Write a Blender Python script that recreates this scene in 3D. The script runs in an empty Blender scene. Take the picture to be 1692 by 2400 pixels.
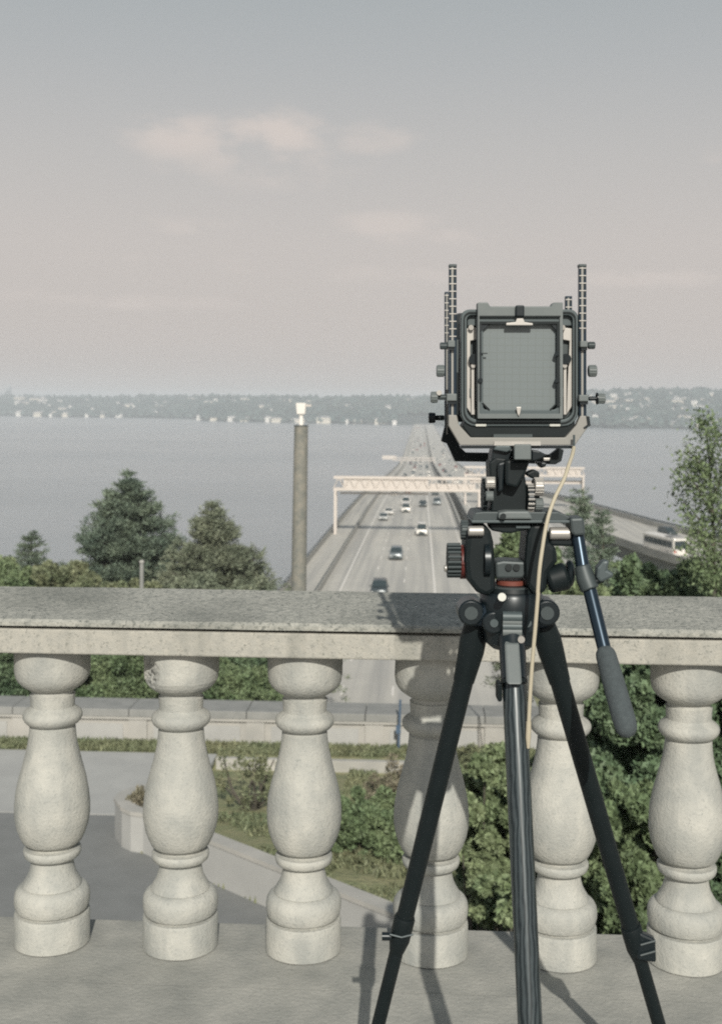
import bpy, bmesh, math, random
import numpy as np
from mathutils import Vector, Matrix
from mathutils import noise as mnoise
rnd = random.Random(7)
nrg = np.random.default_rng(7)
R = math.radians
S = bpy.context.scene
COL = S.collection

# ------------------------------------------------------------------ camera
EYE = 1.60                      # eye height above the terrace floor
F = 2800.0                      # focal length in photograph pixels (1692 x 2400)
cam_d = bpy.data.cameras.new('camera')
cam = bpy.data.objects.new('camera', cam_d); COL.objects.link(cam)
cam_d.sensor_fit = 'VERTICAL'; cam_d.sensor_height = 36.0
cam_d.lens = 36.0*F/2400.0
cam_d.shift_y = -187.0/2400.0
cam_d.clip_start = 0.05; cam_d.clip_end = 40000
cam_d.dof.use_dof = True; cam_d.dof.focus_distance = 1.95; cam_d.dof.aperture_fstop = 10.5
YAW = R(2.86)
CAMM = Matrix.Translation((0, 0, EYE)) @ Matrix.Rotation(YAW, 4, 'Z') @ Matrix.Rotation(R(90-1.4), 4, 'X') @ Matrix.Rotation(R(0.43), 4, 'Z')
cam.matrix_world = CAMM
S.camera = cam
HEAD = Vector((-math.sin(YAW), math.cos(YAW), 0)); RIGHT = Vector((math.cos(YAW), math.sin(YAW), 0)); UP = Vector((0, 0, 1))

# ------------------------------------------------------------------ light
SUN_EL = R(31.5); SUN_AZ = R(7.9)       # light travels 7.9 degrees left of +Y
sd = Vector((-math.sin(SUN_AZ)*math.cos(SUN_EL), math.cos(SUN_AZ)*math.cos(SUN_EL), -math.sin(SUN_EL)))
sun_d = bpy.data.lights.new('sun', 'SUN'); sun_d.energy = 3.7; sun_d.angle = R(0.55); sun_d.color = (1.0, 0.95, 0.86)
sun = bpy.data.objects.new('sun', sun_d); COL.objects.link(sun)
sun.rotation_mode = 'QUATERNION'; sun.rotation_quaternion = sd.to_track_quat('-Z', 'Y'); sun.location = (0, -20, 30)

W_ = bpy.data.worlds.new('World'); S.world = W_; W_.use_nodes = True
nt = W_.node_tree; nt.nodes.clear()
def N(t, **k):
    n = nt.nodes.new(t)
    for a, b in k.items(): setattr(n, a, b)
    return n
L = lambda a, b: nt.links.new(a, b)
out = N('ShaderNodeOutputWorld'); bg = N('ShaderNodeBackground'); bg.inputs[1].default_value = 0.1
sky = N('ShaderNodeTexSky', sky_type='NISHITA', sun_disc=False)
sky.sun_elevation = SUN_EL; sky.sun_rotation = math.atan2(-sd.x, -sd.y)
sky.air_density = 1.6; sky.dust_density = 6.0; sky.ozone_density = 1.0
hs = N('ShaderNodeHueSaturation'); hs.inputs['Saturation'].default_value = 0.35; hs.inputs['Value'].default_value = 1.0
L(sky.outputs[0], hs.inputs['Color'])
tc = N('ShaderNodeTexCoord'); sep = N('ShaderNodeSeparateXYZ'); L(tc.outputs['Generated'], sep.inputs[0])
ramp = N('ShaderNodeValToRGB'); L(sep.outputs['Z'], ramp.inputs[0])
e = ramp.color_ramp.elements
def lin(r, g, b, k=1.0):
    f = lambda c: ((c/255+0.055)/1.055)**2.4 if c > 10 else c/255/12.92
    return (f(r)*k, f(g)*k, f(b)*k, 1)
SK = 10.1
cols = [(0.0, (194, 187, 182)), (0.05, (199, 191, 186)), (0.13, (196, 189, 185)), (0.20, (186, 183, 181)), (0.27, (172, 174, 175)), (0.345, (158, 165, 168)), (0.55, (124, 137, 148)), (1.0, (98, 113, 128))]
e[0].position = 0; e[0].color = lin(*cols[0][1]); e[1].position = 1; e[1].color = lin(*cols[-1][1])
for p, c in cols[1:-1]:
    q = e.new(p); q.color = lin(*c)
hz = N('ShaderNodeVectorMath', operation='SCALE'); hz.inputs['Scale'].default_value = SK; L(ramp.outputs[0], hz.inputs[0])
mx = N('ShaderNodeMix', data_type='RGBA'); mx.inputs[0].default_value = 0.85
L(hs.outputs[0], mx.inputs[6]); L(hz.outputs[0], mx.inputs[7])
# thin clouds: soft banks placed by bearing and height, broken up by noise
def pixdir(sx, sy):
    v = CAMM.to_3x3() @ Vector(((sx-846)/F, (1013-sy)/F, -1)); return v.normalized()
nz = N('ShaderNodeTexNoise'); nz.inputs['Scale'].default_value = 16; nz.inputs['Detail'].default_value = 7; nz.inputs['Roughness'].default_value = .58
mp = N('ShaderNodeMapping'); mp.inputs['Scale'].default_value = (1, 1, 2.2); L(tc.outputs['Generated'], mp.inputs[0]); L(mp.outputs[0], nz.inputs['Vector'])
acc = None
for (sx, sy, wx, wy, s) in [(430, 322, 150, 60, .85), (650, 312, 150, 58, .95), (560, 350, 260, 80, .62), (700, 400, 240, 60, .42), (880, 325, 170, 50, .5), (900, 528, 150, 38, .66), (1000, 555, 200, 30, .5), (450, 525, 150, 34, .48), (1540, 655, 240, 28, .6), (240, 705, 300, 28, .6), (380, 600, 220, 26, .45), (900, 640, 500, 26, .4), (1690, 360, 70, 50, .5), (1000, 735, 300, 22, .2), (-700, 500, 500, 90, .7), (2600, 450, 600, 80, .7)]:
    d = pixdir(sx, sy)
    sb = N('ShaderNodeVectorMath', operation='SUBTRACT'); sb.inputs[1].default_value = d; L(tc.outputs['Generated'], sb.inputs[0])
    ml = N('ShaderNodeVectorMath', operation='MULTIPLY'); ml.inputs[1].default_value = (F/wx, F/wx, F/wy); L(sb.outputs[0], ml.inputs[0])
    ln = N('ShaderNodeVectorMath', operation='LENGTH'); L(ml.outputs[0], ln.inputs[0])
    mr = N('ShaderNodeMapRange', interpolation_type='SMOOTHSTEP'); mr.inputs['From Min'].default_value = 1.45; mr.inputs['From Max'].default_value = 0.2
    mr.inputs['To Max'].default_value = s; L(ln.outputs['Value'], mr.inputs['Value'])
    if acc is None: acc = mr.outputs[0]
    else:
        a = N('ShaderNodeMath', operation='MAXIMUM'); L(acc, a.inputs[0]); L(mr.outputs[0], a.inputs[1]); acc = a.outputs[0]
nm = N('ShaderNodeMapRange', interpolation_type='SMOOTHSTEP'); nm.inputs['From Min'].default_value = .36; nm.inputs['From Max'].default_value = .54; L(nz.outputs[0], nm.inputs['Value'])
ca = N('ShaderNodeMath', operation='MULTIPLY_ADD'); ca.inputs[1].default_value = 2.6; ca.inputs[2].default_value = -1.3; L(nz.outputs[0], ca.inputs[0])
cb_ = N('ShaderNodeMath', operation='ADD'); L(ca.outputs[0], cb_.inputs[0]); L(acc, cb_.inputs[1])
ce = N('ShaderNodeMapRange', interpolation_type='SMOOTHSTEP'); ce.inputs['From Min'].default_value = .12; ce.inputs['From Max'].default_value = .85; L(cb_.outputs[0], ce.inputs['Value'])
cm = N('ShaderNodeMath', operation='MULTIPLY'); L(acc, cm.inputs[0]); L(ce.outputs[0], cm.inputs[1])
cf = N('ShaderNodeMath', operation='MULTIPLY'); cf.inputs[1].default_value = 1.0; L(cm.outputs[0], cf.inputs[0])
mc = N('ShaderNodeMix', data_type='RGBA'); L(cf.outputs[0], mc.inputs[0]); L(mx.outputs[2], mc.inputs[6])
mc.inputs[7].default_value = lin(203, 194, 188, SK)
L(mc.outputs[2], bg.inputs[0]); L(bg.outputs[0], out.inputs[0])

S.view_settings.view_transform = 'Standard'; S.view_settings.look = 'None'; S.view_settings.exposure = 0.12; S.view_settings.gamma = 1
S.view_settings.use_curve_mapping = False
S.cycles.filter_width = 2.0; S.cycles.max_bounces = 6; S.cycles.diffuse_bounces = 3; S.cycles.volume_bounces = 1; S.cycles.transparent_max_bounces = 8
try:
    S.cycles.use_denoising = False
except Exception: pass

# ------------------------------------------------------------------ placing
def ray(sx, sy):
    return CAMM.to_3x3() @ Vector(((sx-846)/F, (1013-sy)/F, -1))
def at(sx, sy, D):
    v = ray(sx, sy); return Vector((0, 0, EYE)) + v*(D/v.dot(HEAD))
def onh(sx, sy, h):             # point on the level h metres below the eye
    v = ray(sx, sy); return Vector((0, 0, EYE)) + v*(h/-v.z)
DS = 1692/1619.0
def sm(a, b, x):
    t = min(1, max(0, (x-a)/(b-a))); return t*t*(3-2*t)
def interp(x, xs, ys): return float(np.interp(x, xs, ys))

# ------------------------------------------------------------------ materials
def mat(name, c, rough=.8, metal=0, c2=None, scale=5, detail=5, bump=0, bscale=None, bdist=.01, island=0, coord='Object', spec=None, extra=None, rndoff=False):
    m = bpy.data.materials.new(name); m.use_nodes = True
    t = m.node_tree; b = t.nodes['Principled BSDF']
    b.inputs['Roughness'].default_value = rough; b.inputs['Metallic'].default_value = metal
    if spec is not None: b.inputs['Specular IOR Level'].default_value = spec
    b.inputs['Base Color'].default_value = (*c, 1)
    co = t.nodes.new('ShaderNodeTexCoord'); src = None
    if rndoff:      # each copy gets its own stretch of the texture
        oi = t.nodes.new('ShaderNodeObjectInfo'); ad = t.nodes.new('ShaderNodeVectorMath'); ad.operation = 'MULTIPLY_ADD'
        ad.inputs[1].default_value = (37, 53, 71); t.links.new(oi.outputs['Random'], ad.inputs[0]); t.links.new(co.outputs['Object'], ad.inputs[2])
        class CO: pass
        sh = CO(); sh.outputs = {'Object': ad.outputs[0], 'Generated': co.outputs['Generated']}; co = sh
    if c2 is not None:
        n = t.nodes.new('ShaderNodeTexNoise'); n.inputs['Scale'].default_value = scale; n.inputs['Detail'].default_value = detail; n.inputs['Roughness'].default_value = .6
        t.links.new(co.outputs[coord], n.inputs['Vector'])
        r = t.nodes.new('ShaderNodeMapRange'); r.inputs['From Min'].default_value = .32; r.inputs['From Max'].default_value = .68
        t.links.new(n.outputs[0], r.inputs['Value'])
        x = t.nodes.new('ShaderNodeMix'); x.data_type = 'RGBA'; x.inputs[6].default_value = (*c, 1); x.inputs[7].default_value = (*c2, 1)
        t.links.new(r.outputs[0], x.inputs[0]); src = x.outputs[2]
    if island:
        g = t.nodes.new('ShaderNodeNewGeometry'); r = t.nodes.new('ShaderNodeMapRange')
        r.inputs['To Min'].default_value = 1-island; r.inputs['To Max'].default_value = 1+island
        t.links.new(g.outputs['Random Per Island'], r.inputs['Value'])
        v = t.nodes.new('ShaderNodeVectorMath'); v.operation = 'SCALE'; t.links.new(r.outputs[0], v.inputs['Scale'])
        if src: t.links.new(src, v.inputs[0])
        else: v.inputs[0].default_value = c
        src = v.outputs[0]
    if extra: src = extra(t, co, src)
    if src: t.links.new(src, b.inputs['Base Color'])
    if bump:
        n = t.nodes.new('ShaderNodeTexNoise'); n.inputs['Scale'].default_value = bscale or scale*3; n.inputs['Detail'].default_value = 6
        t.links.new(co.outputs[coord], n.inputs['Vector'])
        u = t.nodes.new('ShaderNodeBump'); u.inputs['Strength'].default_value = bump; u.inputs['Distance'].default_value = bdist
        t.links.new(n.outputs[0], u.inputs['Height']); t.links.new(u.outputs[0], b.inputs['Normal'])
    return m
def speck(scale, thr, dark, amount=.8, streak=0):
    """dark and light aggregate specks, plus blotchy dirt (optionally vertical run-off streaks)"""
    def f(t, co, src):
        n = t.nodes.new('ShaderNodeTexNoise'); n.inputs['Scale'].default_value = scale; n.inputs['Detail'].default_value = 3; n.inputs['Roughness'].default_value = .7
        t.links.new(co.outputs['Object'], n.inputs['Vector'])
        r = t.nodes.new('ShaderNodeMapRange'); r.inputs['From Min'].default_value = thr; r.inputs['From Max'].default_value = thr+.12; r.inputs['To Max'].default_value = amount
        t.links.new(n.outputs[0], r.inputs['Value'])
        x = t.nodes.new('ShaderNodeMix'); x.data_type = 'RGBA'; x.inputs[7].default_value = (*dark, 1)
        t.links.new(r.outputs[0], x.inputs[0])
        if src: t.links.new(src, x.inputs[6])
        o = x.outputs[2]
        mp = t.nodes.new('ShaderNodeMapping'); mp.inputs['Scale'].default_value = (1, 1, .12 if streak else 1)
        n2 = t.nodes.new('ShaderNodeTexNoise'); n2.inputs['Scale'].default_value = streak or 3.3; n2.inputs['Detail'].default_value = 5
        t.links.new(co.outputs['Object'], mp.inputs[0]); t.links.new(mp.outputs[0], n2.inputs['Vector'])
        r2 = t.nodes.new('ShaderNodeMapRange'); r2.inputs['From Min'].default_value = .47; r2.inputs['From Max'].default_value = .72; r2.inputs['To Max'].default_value = .55
        t.links.new(n2.outputs[0], r2.inputs['Value'])
        y = t.nodes.new('ShaderNodeMix'); y.data_type = 'RGBA'; y.inputs[7].default_value = (*dark, 1)
        t.links.new(r2.outputs[0], y.inputs[0]); t.links.new(o, y.inputs[6])
        return y.outputs[2]
    return f
M = {}
M['cope'] = mat('weathered_coping_concrete', (.43, .425, .38), .95, c2=(.28, .285, .26), scale=60, bump=.8, bscale=130, bdist=.006, spec=.15, extra=speck(110, .53, (.11, .12, .11), .8))
M['fascia'] = mat('pebbly_rail_concrete', (.42, .405, .355), .9, c2=(.35, .345, .31), scale=60, bump=.6, bscale=200, bdist=.003, extra=speck(150, .56, (.17, .175, .155), .8, streak=16))
M['balu'] = mat('cast_stone', (.475, .47, .425), .85, rndoff=True, c2=(.33, .338, .315), scale=14, detail=8, bump=.5, bscale=150, bdist=.004, extra=speck(150, .575, (.20, .215, .21), .5, streak=13))
M['plinth'] = mat('plinth_concrete', (.39, .385, .35), .9, c2=(.26, .265, .245), scale=9, detail=9, bump=.55, bscale=90, bdist=.004, extra=speck(130, .58, (.20, .205, .19), .55))
M['terr'] = mat('terrace_paving', (.30, .29, .27), .9, c2=(.24, .24, .22), scale=3, bump=.3, bscale=60)
M['conc'] = mat('light_concrete', (.44, .425, .39), .9, c2=(.34, .335, .31), scale=1.1, detail=8, bump=.3, bscale=20, bdist=.01)
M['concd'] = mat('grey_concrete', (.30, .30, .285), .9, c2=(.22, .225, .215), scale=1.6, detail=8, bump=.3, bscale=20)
M['path'] = mat('path_concrete', (.42, .42, .40), .9, c2=(.36, .36, .345), scale=.9, detail=8)
M['asph'] = mat('asphalt', (.215, .22, .215), .95, c2=(.18, .185, .18), scale=1.2, detail=9, bump=.3, bscale=40)
M['grass'] = mat('dry_grass', (.30, .28, .16), .95, c2=(.17, .20, .10), scale=1.4, detail=9, bump=.8, bscale=9, bdist=.08)
M['dirt'] = mat('rubble_bank', (.36, .33, .27), .95, c2=(.16, .18, .10), scale=2.6, detail=9, bump=.8, bscale=9, bdist=.06)
def roadextra(t, co, src):
    mp = t.nodes.new('ShaderNodeMapping'); mp.inputs['Scale'].default_value = (1, .01, 1)
    n = t.nodes.new('ShaderNodeTexNoise'); n.inputs['Scale'].default_value = .9; n.inputs['Detail'].default_value = 4
    t.links.new(co.outputs['Object'], mp.inputs[0]); t.links.new(mp.outputs[0], n.inputs['Vector'])
    r = t.nodes.new('ShaderNodeMapRange'); r.inputs['From Min'].default_value = .4; r.inputs['From Max'].default_value = .65; r.inputs['To Max'].default_value = .9
    t.links.new(n.outputs[0], r.inputs['Value'])
    x = t.nodes.new('ShaderNodeMix'); x.data_type = 'RGBA'; x.inputs[7].default_value = (.37, .36, .335, 1)
    t.links.new(r.outputs[0], x.inputs[0]); t.links.new(src, x.inputs[6]); return x.outputs[2]
M['road'] = mat('bridge_deck_concrete', (.55, .525, .47), .9, c2=(.49, .47, .425), scale=.25, detail=8, extra=roadextra)
M['barr'] = mat('barrier_concrete', (.42, .41, .375), .9, c2=(.33, .325, .30), scale=.6)
M['paint'] = mat('white_road_paint', (.78, .74, .68), .7)
M['rail'] = mat('dark_steel_rail', (.10, .12, .125), .6, .3)
M['gantry'] = mat('pale_painted_steel', (.62, .565, .515), .7, c2=(.57, .52, .475), scale=1)
M['signb'] = mat('sign_back_metal', (.60, .55, .505), .7, 0, c2=(.54, .50, .46), scale=1.5)
M['water'] = mat('lake_water', (.285, .31, .325), .23, c2=(.235, .26, .275), scale=.006, spec=.5)
M['bark'] = mat('bark', (.13, .115, .09), .95, c2=(.07, .065, .055), scale=6, bump=.5)
def leafmat(name, c, c2, sc=.6, isl=.35, tr=.12):
    m = mat(name, c, .62, c2=c2, scale=sc, detail=3, island=isl, spec=.35); return m
M['pine'] = leafmat('pine_needles', (.10, .14, .11), (.19, .235, .165), .5)
M['spruce'] = leafmat('olive_conifer_needles', (.14, .17, .12), (.235, .255, .175), .5)
M['leafg'] = leafmat('hedge_leaves', (.10, .15, .075), (.19, .24, .125), .9)
M['leafd'] = leafmat('dark_leaves', (.08, .13, .075), (.155, .21, .115), 1.5)
M['leafl'] = leafmat('light_green_leaves', (.15, .205, .105), (.24, .28, .155), 1.2)
M['leafy'] = leafmat('yellowish_scrub', (.22, .225, .13), (.15, .185, .105), .6)
M['twig'] = leafmat('dry_twigs', (.26, .23, .17), (.16, .16, .10), 1)
M['farwood'] = leafmat('far_tree_green', (.045, .075, .07), (.075, .10, .09), .004, .4)
M['white'] = mat('white_paint', (.82, .79, .74), .6)
M['cream'] = mat('cream_render', (.66, .61, .52), .8)
M['roofg'] = mat('grey_shingle', (.26, .26, .26), .9)
M['tower'] = mat('tower_glass_and_stone', (.30, .33, .35), .5)
M['blk'] = mat('black_plastic', (.006, .0105, .0115), .5, c2=(.009, .014, .0155), scale=20, spec=.25)
M['blks'] = mat('black_satin_metal', (.009, .015, .018), .34, .2)
M['navy'] = mat('navy_anodised_tube', (.021, .036, .052), .3, .6)
M['dgrey'] = mat('dark_grey_metal', (.052, .066, .068), .5, .2)
M['mgrey'] = mat('grey_painted_metal', (.115, .135, .135), .55, c2=(.135, .152, .15), scale=30)
M['frame'] = mat('grey_green_metal', (.070, .09, .094), .5, .2)
M['silver'] = mat('brushed_silver', (.44, .425, .395), .42, .55)
M['alum'] = mat('matt_aluminium_bracket', (.26, .255, .235), .6, .15)
M['red'] = mat('red_ring', (.10, .02, .016), .5)
M['orange'] = mat('orange_red_ring', (.17, .05, .035), .5)
M['foam'] = mat('grey_foam', (.072, .088, .092), .95, c2=(.054, .066, .07), scale=160, bump=.7, bscale=500, bdist=.002)
M['cable'] = mat('beige_cable', (.42, .38, .285), .55)
M['bubble'] = mat('spirit_level_glass', (.60, .61, .56), .15)
def carbon(t, co, src):
    w = t.nodes.new('ShaderNodeTexWave'); w.inputs['Scale'].default_value = 50; w.inputs['Distortion'].default_value = 5; w.inputs['Detail'].default_value = 3; w.inputs['Detail Scale'].default_value = 1.2
    w.bands_direction = 'X'
    mp = t.nodes.new('ShaderNodeMapping'); mp.inputs['Scale'].default_value = (1, 1, .10)
    t.links.new(co.outputs['Object'], mp.inputs[0]); t.links.new(mp.outputs[0], w.inputs['Vector'])
    x = t.nodes.new('ShaderNodeMix'); x.data_type = 'RGBA'; x.inputs[6].default_value = (.012, .019, .022, 1); x.inputs[7].default_value = (.055, .07, .075, 1)
    t.links.new(w.outputs[0], x.inputs[0]); return x.outputs[2]
M['carbon'] = mat('carbon_fibre', (.03, .04, .045), .28, .2, extra=carbon)
def gridx(t, co, src):
    br = t.nodes.new('ShaderNodeTexBrick'); br.offset = 0; br.inputs['Scale'].default_value = 1
    br.inputs['Brick Width'].default_value = .1; br.inputs['Row Height'].default_value = .0833; br.inputs['Mortar Size'].default_value = .0032
    br.inputs['Color1'].default_value = (.15, .175, .178, 1); br.inputs['Color2'].default_value = (.15, .175, .178, 1); br.inputs['Mortar'].default_value = (.13, .15, .145, 1)
    sp = t.nodes.new('ShaderNodeSeparateXYZ'); cb = t.nodes.new('ShaderNodeCombineXYZ')
    t.links.new(co.outputs['Generated'], sp.inputs[0]); t.links.new(sp.outputs[0], cb.inputs[0]); t.links.new(sp.outputs[2], cb.inputs[1])
    t.links.new(cb.outputs[0], br.inputs['Vector']); return br.outputs[0]
M['gg'] = mat('ground_glass', (.235, .26, .25), .38, extra=gridx)
M['glass'] = mat('dark_car_glass', (.035, .05, .055), .12)
M['tyre'] = mat('tyre_rubber', (.03, .032, .034), .8)
M['lamp'] = mat('headlamp_glass', (.75, .75, .72), .15)
M['tail'] = mat('red_tail_lamp', (.45, .05, .03), .3)
for nme, c in [('car_silver', (.50, .50, .48)), ('car_white', (.80, .765, .71)), ('car_grey', (.20, .225, .235)), ('car_dark', (.055, .07, .075)), ('car_red', (.30, .07, .05)), ('car_blue', (.10, .15, .22))]:
    M[nme] = mat(nme+'_paint', c, .28, .15)

# ------------------------------------------------------------------ mesh helpers
WM = {}
def wm(o): return WM.get(o.name, Matrix.Identity(4)) if o else Matrix.Identity(4)
def tag(o, label=None, cat=None, group=None, kind=None):
    if label: o['label'] = label
    if cat: o['category'] = cat
    if group: o['group'] = group
    if kind: o['kind'] = kind
    return o
def thing(name, label, cat, loc=(0, 0, 0), rz=0, group=None):
    o = bpy.data.objects.new(name, None); COL.objects.link(o); o.empty_display_size = .1
    o.location = loc; o.rotation_euler = (0, 0, rz)
    WM[o.name] = Matrix.Translation(loc) @ Matrix.Rotation(rz, 4, 'Z')
    return tag(o, label, cat, group)
class MB:
    def __init__(s): s.v = []; s.f = []; s.m = []; s.mi = 0
    def add(s, vs, fs):
        n = len(s.v); s.v += [tuple(v) for v in vs]; s.f += [tuple(i+n for i in f) for f in fs]; s.m += [s.mi]*len(fs); return s
    def hexa(s, p):     # 4 lower/front points, 4 upper/back points, same order
        return s.add(p, [(3, 2, 1, 0), (4, 5, 6, 7), (0, 1, 5, 4), (1, 2, 6, 5), (2, 3, 7, 6), (3, 0, 4, 7)])
    def box(s, x0, x1, y0, y1, z0, z1):
        return s.hexa([(x0, y0, z0), (x1, y0, z0), (x1, y1, z0), (x0, y1, z0), (x0, y0, z1), (x1, y0, z1), (x1, y1, z1), (x0, y1, z1)])
    def prism(s, pts, ext):
        n = len(pts); pts = [Vector(p) for p in pts]; ext = Vector(ext)
        return s.add(pts+[p+ext for p in pts], [tuple(range(n)), tuple(range(2*n-1, n-1, -1))]+[((i+1) % n, i, i+n, (i+1) % n+n) for i in range(n)])
    def ring(s, outer, inner, ext):     # flat ring between two loops of equal length, extruded
        n = len(outer); o = [Vector(p) for p in outer]; i_ = [Vector(p) for p in inner]; ext = Vector(ext)
        vs = o+i_+[p+ext for p in o]+[p+ext for p in i_]
        fs = []
        for k in range(n):
            j = (k+1) % n
            fs += [(k, j, n+j, n+k), (2*n+j, 2*n+k, 3*n+k, 3*n+j), (j, k, 2*n+k, 2*n+j), (n+k, n+j, 3*n+j, 3*n+k)]
        return s.add(vs, fs)
    def cyl(s, p0, p1, r0, r1=None, n=16, cap=True, e1=1.0, e2=1.0):
        p0 = Vector(p0); p1 = Vector(p1); r1 = r0 if r1 is None else r1
        return s.tube([p0, p1], [r0, r1], n, cap, e1, e2)
    def tube(s, pts, rs, n=12, cap=True, e1=1.0, e2=1.0):
        pts = [Vector(p) for p in pts]
        if not isinstance(rs, (list, tuple)): rs = [rs]*len(pts)
        vs = []; fs = []; a = None
        for k, p in enumerate(pts):
            d = (pts[min(k+1, len(pts)-1)]-pts[max(k-1, 0)]).normalized()
            if a is None:
                a = d.cross(UP if abs(d.z) < .9 else Vector((0, 1, 0))).normalized()
            a = (a-d*a.dot(d)).normalized(); b = d.cross(a)
            for i in range(n):
                t = 2*math.pi*i/n; vs.append(p+(a*math.cos(t)*e1+b*math.sin(t)*e2)*rs[k])
        for k in range(len(pts)-1):
            for i in range(n):
                j = (i+1) % n; fs.append((k*n+i, k*n+j, (k+1)*n+j, (k+1)*n+i))
        if cap: fs += [tuple(range(n-1, -1, -1)), tuple((len(pts)-1)*n+i for i in range(n))]
        return s.add(vs, fs)
    def lathe(s, prof, c, n=48):
        c = Vector(c); vs = [c+Vector((r*math.cos(2*math.pi*i/n), r*math.sin(2*math.pi*i/n), z)) for r, z in prof for i in range(n)]
        fs = []
        for k in range(len(prof)-1):
            for i in range(n):
                j = (i+1) % n; fs.append((k*n+i, k*n+j, (k+1)*n+j, (k+1)*n+i))
        fs += [tuple(range(n-1, -1, -1)), tuple((len(prof)-1)*n+i for i in range(n))]
        return s.add(vs, fs)
    def build(s, name, mats, parent=None, smooth=False, bevel=0, seg=2, local=False, kind=None):
        me = bpy.data.meshes.new(name)
        mtx = Matrix.Identity(4) if local else wm(parent).inverted()
        me.from_pydata([mtx @ Vector(v) for v in s.v], [], s.f)
        if not isinstance(mats, (list, tuple)): mats = [mats]
        for m in mats: me.materials.append(m)
        if len(mats) > 1: me.polygons.foreach_set('material_index', s.m)
        me.update()
        bm = bmesh.new(); bm.from_mesh(me); bmesh.ops.recalc_face_normals(bm, faces=bm.faces); bm.to_mesh(me); bm.free()
        if smooth:
            me.polygons.foreach_set('use_smooth', [True]*len(me.polygons))
            me.set_sharp_from_angle(angle=R(38))
        o = bpy.data.objects.new(name, me); COL.objects.link(o)
        if parent: o.parent = parent; WM[o.name] = wm(parent)
        if bevel:
            b = o.modifiers.new('bevel', 'BEVEL'); b.width = bevel; b.segments = seg; b.limit_method = 'ANGLE'; b.angle_limit = R(40)
        if kind: o['kind'] = kind
        return o
def npmesh(name, verts, faces, m, parent=None, kind=None, smooth=False):
    """verts Nx3, faces Kx3 or Kx4 arrays in world space"""
    me = bpy.data.meshes.new(name); v = np.asarray(verts, np.float32)
    if parent:
        inv = np.array(wm(parent).inverted()); v = v @ inv[:3, :3].T + inv[:3, 3]
    k = faces.shape[1]
    me.vertices.add(len(v)); me.vertices.foreach_set('co', v.astype(np.float32).ravel())
    me.loops.add(faces.size); me.loops.foreach_set('vertex_index', faces.astype(np.int32).ravel())
    me.polygons.add(len(faces)); me.polygons.foreach_set('loop_start', np.arange(0, faces.size, k, dtype=np.int32)); me.polygons.foreach_set('loop_total', np.full(len(faces), k, np.int32))
    if smooth: me.polygons.foreach_set('use_smooth', np.ones(len(faces), bool))
    me.materials.append(m); me.update(calc_edges=True); me.validate()
    o = bpy.data.objects.new(name, me); COL.objects.link(o)
    if parent: o.parent = parent; WM[o.name] = wm(parent)
    if kind: o['kind'] = kind
    return o
def leaves(P, size, aspect=.5, up=.3, droop=0, normals=None, jit=.6):
    """two-triangle folded leaves at points P (Nx3) -> verts, faces"""
    n = len(P); d = nrg.normal(size=(n, 3)); 
    if normals is not None: d = d*jit+normals
    d[:, 2] += up; d /= np.linalg.norm(d, axis=1)[:, None]+1e-9
    w = np.cross(d, nrg.normal(size=(n, 3))); w /= np.linalg.norm(w, axis=1)[:, None]+1e-9
    nn = np.cross(d, w)
    s = size*nrg.uniform(.45, 1.45, (n, 1))
    a = P-d*s*.5; b = P+w*s*aspect*.5+nn*s*.08; c = P+d*s*.5; e_ = P-w*s*aspect*.5+nn*s*.08
    V = np.stack([a, b, c, e_], 1).reshape(-1, 3); i = np.arange(n)*4
    Fc = np.stack([i, i+1, i+2, i+3], 1)
    return V, Fc
def blobpts(blobs, dens, shell=.55):
    """points scattered in the outer shell of ellipsoid blobs ((x,y,z),(rx,ry,rz)), pushed about by sub-clumps; returns points and outward normals"""
    A = []; B = []
    for c, r in blobs:
        c = np.array(c); r = np.array(r if hasattr(r, '__len__') else (r, r, r), float)
        k = max(6, int(7*r.mean()/.5)) if r.mean() < 3 else 46
        cd = nrg.normal(size=(k, 3)); cd /= np.linalg.norm(cd, axis=1)[:, None]
        cc = c+cd*r*nrg.uniform(shell, 1.0, (k, 1)); cr = r.mean()*nrg.uniform(.22, .42, k)
        n = int(dens*r[0]*r[2]); w = nrg.integers(0, k, n)
        q = nrg.normal(size=(n, 3)); q /= np.linalg.norm(q, axis=1)[:, None]
        q2 = q*(nrg.uniform(.35, 1, (n, 1))**.5)
        A.append(cc[w]+q2*cr[w][:, None]); B.append(q*.6+cd[w]*.5)
    return np.concatenate(A), np.concatenate(B)
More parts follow.
